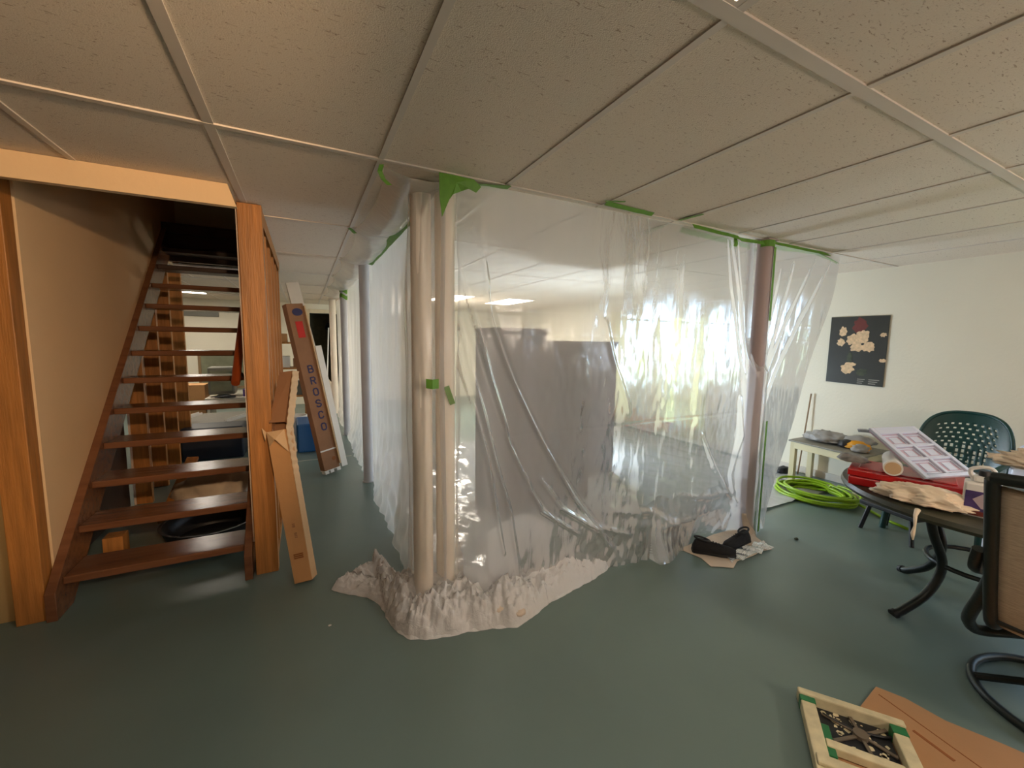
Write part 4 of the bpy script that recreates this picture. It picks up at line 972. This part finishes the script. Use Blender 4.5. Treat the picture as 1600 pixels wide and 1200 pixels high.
# drill the pattern of small openings
keep = []
for j in range(44):
    for i in range(80):
        f_ = bk.f[j*80+i]
        if 24 <= j <= 36 and 18 <= i <= 62 and (i+(j//3 % 2)*2) % 5 < 2 and j % 3 == 0: continue
        if 10 <= j <= 22 and 22 <= i <= 58 and i % 4 < 2 and j % 3 < 2 and noise.noise(Vector((i*.3, j*.4, 1))) > -.1: continue
        keep.append(f_)
bk.f = keep
obj('backrest', bk, 'green_plastic', gc, solid=.008, smooth=True)
obj('back_rim', MB().tube([backf(k/40, 1) for k in range(41)], .013, 8), 'green_plastic', gc, smooth=True)
obj('seat', MB().grid(lambda u, v: (gx-.46+u*.46, gy-.24+v*.48, .42-.025*math.sin(v*PI)-.015*math.sin(u*PI)), 12, 12), 'green_plastic', gc, solid=.012, smooth=True)
for s_ in (-1, 1):
    obj('arm', MB().tube(smoothpts([(gx-.02, gy+s_*.26, .66), (gx-.22, gy+s_*.29, .655), (gx-.42, gy+s_*.28, .63), (gx-.47, gy+s_*.265, .55)], 5), .022, 10, squash=.45), 'green_plastic', gc, smooth=True)
    obj('leg', MB().tube([(gx-.47, gy+s_*.265, .56), (gx-.46, gy+s_*.255, .3), (gx-.50, gy+s_*.27, 0)], [.022, .026, .022], 10), 'green_plastic', gc, smooth='auto')
    obj('leg', MB().tube([(gx+.0, gy+s_*.25, .64), (gx+.02, gy+s_*.25, .3), (gx+.07, gy+s_*.27, 0)], [.02, .026, .022], 10), 'green_plastic', gc, smooth='auto')

# a white-framed chair at the right edge by the window
wc = thing('white_chair', 'pale plastic chair at the right edge of the photo, behind the patio table', 'chair', (4.3, .55, 0))
obj('backrest', MB().grid(lambda u, v: (4.45+.06*v, .90-u*.42, .42+v*(.28+.17*math.sqrt(max(0, 1-(abs(u-.5)*2)**3)))), 16, 10), 'tray_white', wc, solid=.02, smooth=True)
obj('seat', MB().box(4.02, 4.45, .48, .90, .40, .43), 'tray_white', wc, bevel=.01)
for x in (4.05, 4.42):
    for y in (.51, .87): obj('leg', MB().tube([(x, y, .40), (x, y, 0)], .017, 8), 'tray_white', wc, smooth='auto')
# dark low stool under the table's far side
sk = thing('step_stool', 'low black stool on the floor beyond the patio table', 'stool', (4.25, 1.6, 0))
obj('seat', MB().prism(rect((4.18, 1.36), -.25, .15, .20), .20, .235), 'dark_plastic', sk, bevel=.008)
for x, y in ((4.07, 1.56), (4.02, 1.22), (4.33, 1.49), (4.27, 1.16)): obj('leg', MB().tube([(x, y, 0), (x+(4.18-x)*.2, y+(1.36-y)*.2, .20)], .016, 8), 'dark_plastic', sk, smooth='auto')

# ------------------------------------------------------------------ swivel sling chair, right foreground
sc_ = thing('swivel_patio_chair', 'dark-framed swivel chair with beige striped sling, at the right edge', 'chair', (2.78, .25, 0))
RC = Vector((2.78, .25, 0))
obj('ring_base', MB().tube([RC+Vector((.33*math.cos(k*PI/20), .33*math.sin(k*PI/20), .018)) for k in range(41)], .017, 10, cap=False), 'black_metal', sc_, smooth=True)
for a_ in (25, 115, 205, 295):
    a_ = math.radians(a_); d = Vector((math.cos(a_), math.sin(a_), 0))
    obj('spoke', MB().tube(smoothpts([RC+d*.325+Vector((0, 0, .03)), RC+d*.2+Vector((0, 0, .075)), RC+d*.05+Vector((0, 0, .13))], 5), .016, 8), 'black_metal', sc_, smooth='auto')
obj('pedestal', MB().lathe([(.055, .10), (.06, .16), (.04, .2), (.04, .27), (.1, .28), (.1, .30)], RC, 24), 'black_metal', sc_, smooth='auto')
obj('spring_plate', MB().box(RC.x-.16, RC.x+.14, RC.y-.10, RC.y+.10, .30, .315).box(RC.x-.16, RC.x+.14, RC.y-.10, RC.y+.10, .335, .35), 'black_metal', sc_, bevel=.004)
SX = 0  # side frames at Y = .53 and Y = -.03
for ys in (.455, -.08):
    fr = [(2.10, ys, 1.05), (2.115, ys, 1.0), (2.20, ys, .75), (2.29, ys, .50), (2.36, ys, .43), (2.55, ys, .415), (2.95, ys, .44), (3.04, ys, .41)]
    obj('side_rail', MB().tube(smoothpts(fr, 6), .020, 10), 'black_metal', sc_, smooth='auto')
    yo = ys+(.05 if ys > .2 else -.05)
    lp2 = [(2.20, yo-.02*(1 if ys > .2 else -1), .76), (2.27, yo, .66), (2.45, yo, .61), (2.80, yo, .60), (2.98, yo, .59), (3.03, yo, .54), (2.98, yo, .48), (2.85, yo, .40), (2.66, yo-.05*(1 if ys > .2 else -1), .335)]
    obj('arm', MB().tube(smoothpts(lp2, 6), .020, 10, squash=.8), 'black_metal', sc_, smooth='auto')
    sg_ = 1 if ys > .2 else -1
    lp3 = [(2.25, ys, .66), (2.30, ys+.03*sg_, .55), (2.36, ys+.065*sg_, .44), (2.42, ys+.08*sg_, .37), (2.50, ys+.065*sg_, .315), (2.60, ys-.02*sg_, .325), (2.70, ys-.14*sg_, .342)]
    obj('lower_loop', MB().tube(smoothpts(lp3, 7), .021, 12), 'black_metal', sc_, smooth='auto')
obj('top_bar', MB().tube([(2.10, -.08, 1.055), (2.085, .04, 1.065), (2.085, .36, 1.065), (2.10, .455, 1.055)], .021, 10), 'black_metal', sc_, smooth='auto')
obj('cross_bar', MB().tube([(2.31, -.08, .47), (2.31, .455, .47)], .014, 8), 'black_metal', sc_, smooth='auto')
def sling_mat():
    m = bpy.data.materials.new('sling'); m.use_nodes = True; nt = m.node_tree; b = nt.nodes['Principled BSDF']; b.inputs['Roughness'].default_value = .8
    tc = nt.nodes.new('ShaderNodeTexCoord'); sp = nt.nodes.new('ShaderNodeSeparateXYZ'); nt.links.new(tc.outputs['Object'], sp.inputs[0])
    r = nt.nodes.new('ShaderNodeValToRGB'); r.color_ramp.interpolation = 'CONSTANT'
    mr = nt.nodes.new('ShaderNodeMapRange'); mr.inputs['From Min'].default_value = -.28; mr.inputs['From Max'].default_value = .275
    nt.links.new(sp.outputs['Y'], mr.inputs['Value']); nt.links.new(mr.outputs[0], r.inputs[0])
    base = srgb(176, 160, 138); dk = srgb(66, 58, 46); md = srgb(130, 112, 88)
    els = [(0, base), (.07, md), (.09, dk), (.13, md), (.16, base), (.48, md), (.52, base), (.84, md), (.86, dk), (.90, md), (.93, base)]
    r.color_ramp.elements[0].color = els[0][1]; r.color_ramp.elements[0].position = 0
    r.color_ramp.elements[1].color = els[1][1]; r.color_ramp.elements[1].position = els[1][0]
    for p, c in els[2:]:
        e = r.color_ramp.elements.new(p); e.color = c
    n = nt.nodes.new('ShaderNodeTexNoise'); n.inputs['Scale'].default_value = 30; mp = nt.nodes.new('ShaderNodeMapping'); mp.inputs['Scale'].default_value = (1, 1, 14)
    nt.links.new(tc.outputs['Object'], mp.inputs[0]); nt.links.new(mp.outputs[0], n.inputs['Vector'])
    mx = nt.nodes.new('ShaderNodeMix'); mx.data_type = 'RGBA'; mx.blend_type = 'OVERLAY'; mx.inputs[0].default_value = .5
    nt.links.new(r.outputs[0], mx.inputs[6]); nt.links.new(n.outputs[0], mx.inputs[7]); nt.links.new(mx.outputs[2], b.inputs['Base Color'])
    M['sling'] = m
sling_mat()
sp_ = smoothpts([(2.115, 0, 1.03), (2.20, 0, .75), (2.29, 0, .50), (2.37, 0, .425), (2.55, 0, .40), (2.95, 0, .43)], 8)
def slingf(u, v):
    k = v*(len(sp_)-1); i = min(int(k), len(sp_)-2); p = sp_[i].lerp(sp_[i+1], k-i)
    return (p.x, -.08+.018+u*.499, p.z-.012*math.sin(u*PI))
o = obj('sling', MB().grid(slingf, 20, 60), 'sling', sc_, smooth=True, solid=.003); o['label'] = 'beige woven sling with dark stripes'
simple('crumpled_bag', crumple((2.16, .26, 1.086), .05, .20, .06, .32, 2.2, 51, 5), 'tissue', 'crumpled cream plastic draped on top of the sling chair back', 'bag', smooth=True)
simple('clear_wrap', crumple((2.10, .02, 1.085), .04, .10, .045, .3, 2.5, 53, 3), 'bag_grey', 'grey plastic scrap on top of the sling chair back at the frame edge', 'wrapper', smooth=True)

# ------------------------------------------------------------------ shoes and scrap at the column foot
sr = thing('paper_scrap', 'torn pale paper and plastic scrap under the black shoes', 'paper', (2.7, 1.8, 0))
obj('sheet', MB().add([(2.40, 1.96, .004), (2.43, 1.80, .006), (2.40, 1.70, .004), (2.46, 1.66, .008), (2.52, 1.62, .004), (2.62, 1.66, .010), (2.78, 1.66, .006), (2.92, 1.67, .010), (3.02, 1.66, .004), (3.04, 1.72, .012), (3.06, 1.80, .02), (3.12, 1.90, .05), (3.02, 1.96, .03), (2.8, 1.98, .02)], [tuple(range(14))]), 'paper_drop', sr, solid=.003)
obj('crumpled_edge', MB().grid(lambda u, v: (2.56+u*.46+.02*v, 1.655+.09*v+.01*math.sin(u*17), .008+.016*abs(math.sin(u*14+v*3))+.01*v), 40, 6), 'film_pile', sr, smooth=True)
obj('column_skirt', MB().grid(lambda u, v: (3.02+.12*u, 1.905-.03*math.sin(u*PI)-.05*(1-v)*(1-v), .01+v*.17), 10, 8), 'paper_drop', sr, smooth=True, solid=.002)
def shoe(x, y, ang, label):
    ca, sa = math.cos(ang), math.sin(ang)
    t = thing('shoe', label, 'shoe', (x, y, .012), 'pair of black shoes')
    W = lambda a_, b_, z: (x+a_*ca-b_*sa, y+a_*sa+b_*ca, z)
    sec = [(-.135, .030, .03), (-.12, .036, .075), (-.09, .038, .088), (-.04, .038, .082), (0, .042, .066), (.05, .047, .056), (.10, .044, .046), (.135, .03, .034), (.148, .012, .024)]
    m = MB(); nn_ = 16
    vs = []
    for a_, hw, hh in sec:
        for k in range(nn_):
            th = 2*PI*k/nn_; c_, s_ = math.cos(th), math.sin(th)
            z = .036+(hh if s_ > 0 else .012)*s_*.9
            vs.append(W(a_, hw*c_*(1 if s_ < .5 else .86), z))
    fs = [(i*nn_+k, i*nn_+(k+1) % nn_, (i+1)*nn_+(k+1) % nn_, (i+1)*nn_+k) for i in range(len(sec)-1) for k in range(nn_)]
    fs += [tuple(range(nn_)), tuple((len(sec)-1)*nn_+k for k in range(nn_))]
    obj('upper', m.add(vs, fs), 'black_cloth', t, smooth=True)
    sp2 = [(-.14, .022), (-.13, .036), (-.05, .036), (.05, .05), (.11, .045), (.15, .02)]
    poly = [W(a_, b_, 0)[:2] for a_, b_ in sp2]+[W(a_, -b_, 0)[:2] for a_, b_ in reversed(sp2)]
    obj('sole', MB().prism(poly, .012, .032), 'rubber', t, bevel=.003)
    obj('collar', MB().tube([W(-.075+.05*math.cos(k*PI/8), .026*math.sin(k*PI/8), .112-.01*math.cos(k*PI/8)) for k in range(17)], .007, 8, cap=False), 'rubber', t, smooth=True)
    lc = MB()
    for k in range(4): lc.tube([W(.0+k*.02, -.02, .093-k*.005), W(.0+k*.02, 0, .101-k*.006), W(.0+k*.02, .02, .093-k*.005)], .003, 6)
    obj('laces', lc, 'black_cloth', t)
shoe(2.55, 1.80, math.radians(-42), 'left black shoe lying on the paper scrap')
shoe(2.82, 1.80, math.radians(-176), 'right black shoe lying on the paper scrap, nearest the column')
simple('debris', crumple((3.35, 1.67, 0), .018, .012, .012, .3, 2, 61, 2), 'poster_leaf', 'small green-brown speck on the floor right of the shoes', 'debris')
simple('debris', crumple((.07, 2.20, 0), .008, .006, .004, .3, 2, 62, 2), 'white', 'tiny white speck on the floor left of the plastic heap', 'debris')

# ------------------------------------------------------------------ flattened cardboard and splattered step stool, bottom right
cb = thing('flattened_carton', 'flattened brown cardboard lying on the floor in the bottom right corner', 'cardboard', (2.0, .4, 0))
poly = [(2.195, .725), (2.235, .64), (2.245, .52), (2.31, .38), (2.45, .0), (2.4, -.45), (1.25, -.5), (1.45, .5), (1.70, .655), (1.95, .70)]
obj('sheet', MB().prism(poly, .002, .008), 'carton_flat', cb)
obj('crease', MB().bar((2.155, .70, .0085), (2.02, -.1, .0085), .004, .0012, (1, 0, 0)).bar((2.07, .56, .0085), (2.05, .44, .0085), .012, .0012, (1, 0, 0)).bar((2.06, .12, .0085), (1.75, .05, .0085), .003, .0012, (0, 1, 0)), 'carton_crease', cb)

ss = thing('folding_stool', 'paint-splattered green and cream folding step stool lying on the cardboard', 'step stool', (1.8, .65, 0))
P0 = Vector((1.81, .835, 0)); P1 = Vector((2.00, .575, 0)); ux = (P1-P0); wid = ux.length; ux = ux.normalized(); vx = Vector((-.86, -.48, 0)); vx = (vx-ux*vx.dot(ux)).normalized()
if vx.x > 0: vx = -vx
Q = lambda a_, b_, z: P0+ux*a_+vx*b_+Vector((0, 0, z))
def qbox(m, a0, a1, b0, b1, z0, z1):
    m.add([Q(a, b, z) for z in (z0, z1) for a, b in ((a0, b0), (a1, b0), (a1, b1), (a0, b1))], [(0, 3, 2, 1), (4, 5, 6, 7), (0, 1, 5, 4), (1, 2, 6, 5), (2, 3, 7, 6), (3, 0, 4, 7)]); return m
obj('rail', qbox(MB(), -.005, .045, 0, .62, .012, .055), 'splat_cream', ss, bevel=.004)
obj('rail', qbox(MB(), wid-.04, wid+.005, .0, .62, .012, .055), 'splat_cream', ss, bevel=.004)
obj('top_bar', qbox(MB(), -.01, wid+.01, -.012, .02, .012, .065), 'splat_cream', ss, bevel=.006)
for a0, a1, b1 in ((-.007, .047, .05), (wid-.042, wid+.007, .06)):
    g1 = obj('rail_end', qbox(MB(), a0, a1, .02, b1, .010, .058), 'splat_green', ss, bevel=.003); g1['label'] = 'green unpainted rail end'
g2 = obj('rail_inner', qbox(MB(), .046, .075, .12, .26, .010, .04), 'splat_green', ss, bevel=.003)
obj('step_panel', qbox(MB(), .05, wid-.045, .02, .19, .012, .022), 'dark_plastic', ss, bevel=.002)
obj('cross_bar', qbox(MB(), .05, wid-.045, .19, .225, .012, .045), 'splat_cream', ss, bevel=.004)
obj('cross_bar', qbox(MB(), -.0, wid-.045, .30, .34, .056, .070), 'splat_cream', ss, bevel=.004)
hc = (wid*.55, .10)
obj('hub', MB().tube([Q(hc[0], hc[1], .022), Q(hc[0], hc[1], .038)], .024, 20), 'hub_grey', ss, smooth='auto')
for k in range(6):
    a_ = k*PI/3+.4
    ex_, ey_ = max(.052, min(wid-.05, hc[0]+.12*math.cos(a_))), max(.022, min(.188, hc[1]+.12*math.sin(a_)))
    obj('rib', MB().bar(Q(hc[0]+.022*math.cos(a_), hc[1]+.022*math.sin(a_), .028), Q(ex_, ey_, .028), .005, .012, (0, 0, 1)), 'hub_grey', ss)
obj('curved_rib', MB().tube([Q(hc[0]+.12*math.cos(a_), .03+.05*math.sin(a_), .028) for a_ in [PI*.15+k*PI*.7/10 for k in range(11)]], .005, 6), 'dark_plastic', ss, smooth=True)
sm = MB()
for k in range(46):
    a_ = random.uniform(.055, wid-.05); b_ = random.uniform(.03, .185); r_ = random.uniform(.003, .012)
    pts = [Q(a_+r_*math.cos(t*PI/4)*random.uniform(.6, 1.3), b_+r_*math.sin(t*PI/4)*random.uniform(.6, 1.3), .0235) for t in range(8)]
    sm.add(pts, [tuple(range(8))])
o = obj('paint_splatter', sm, 'splat_cream', ss); o['label'] = 'cream paint splatters'; o['kind'] = 'stuff'
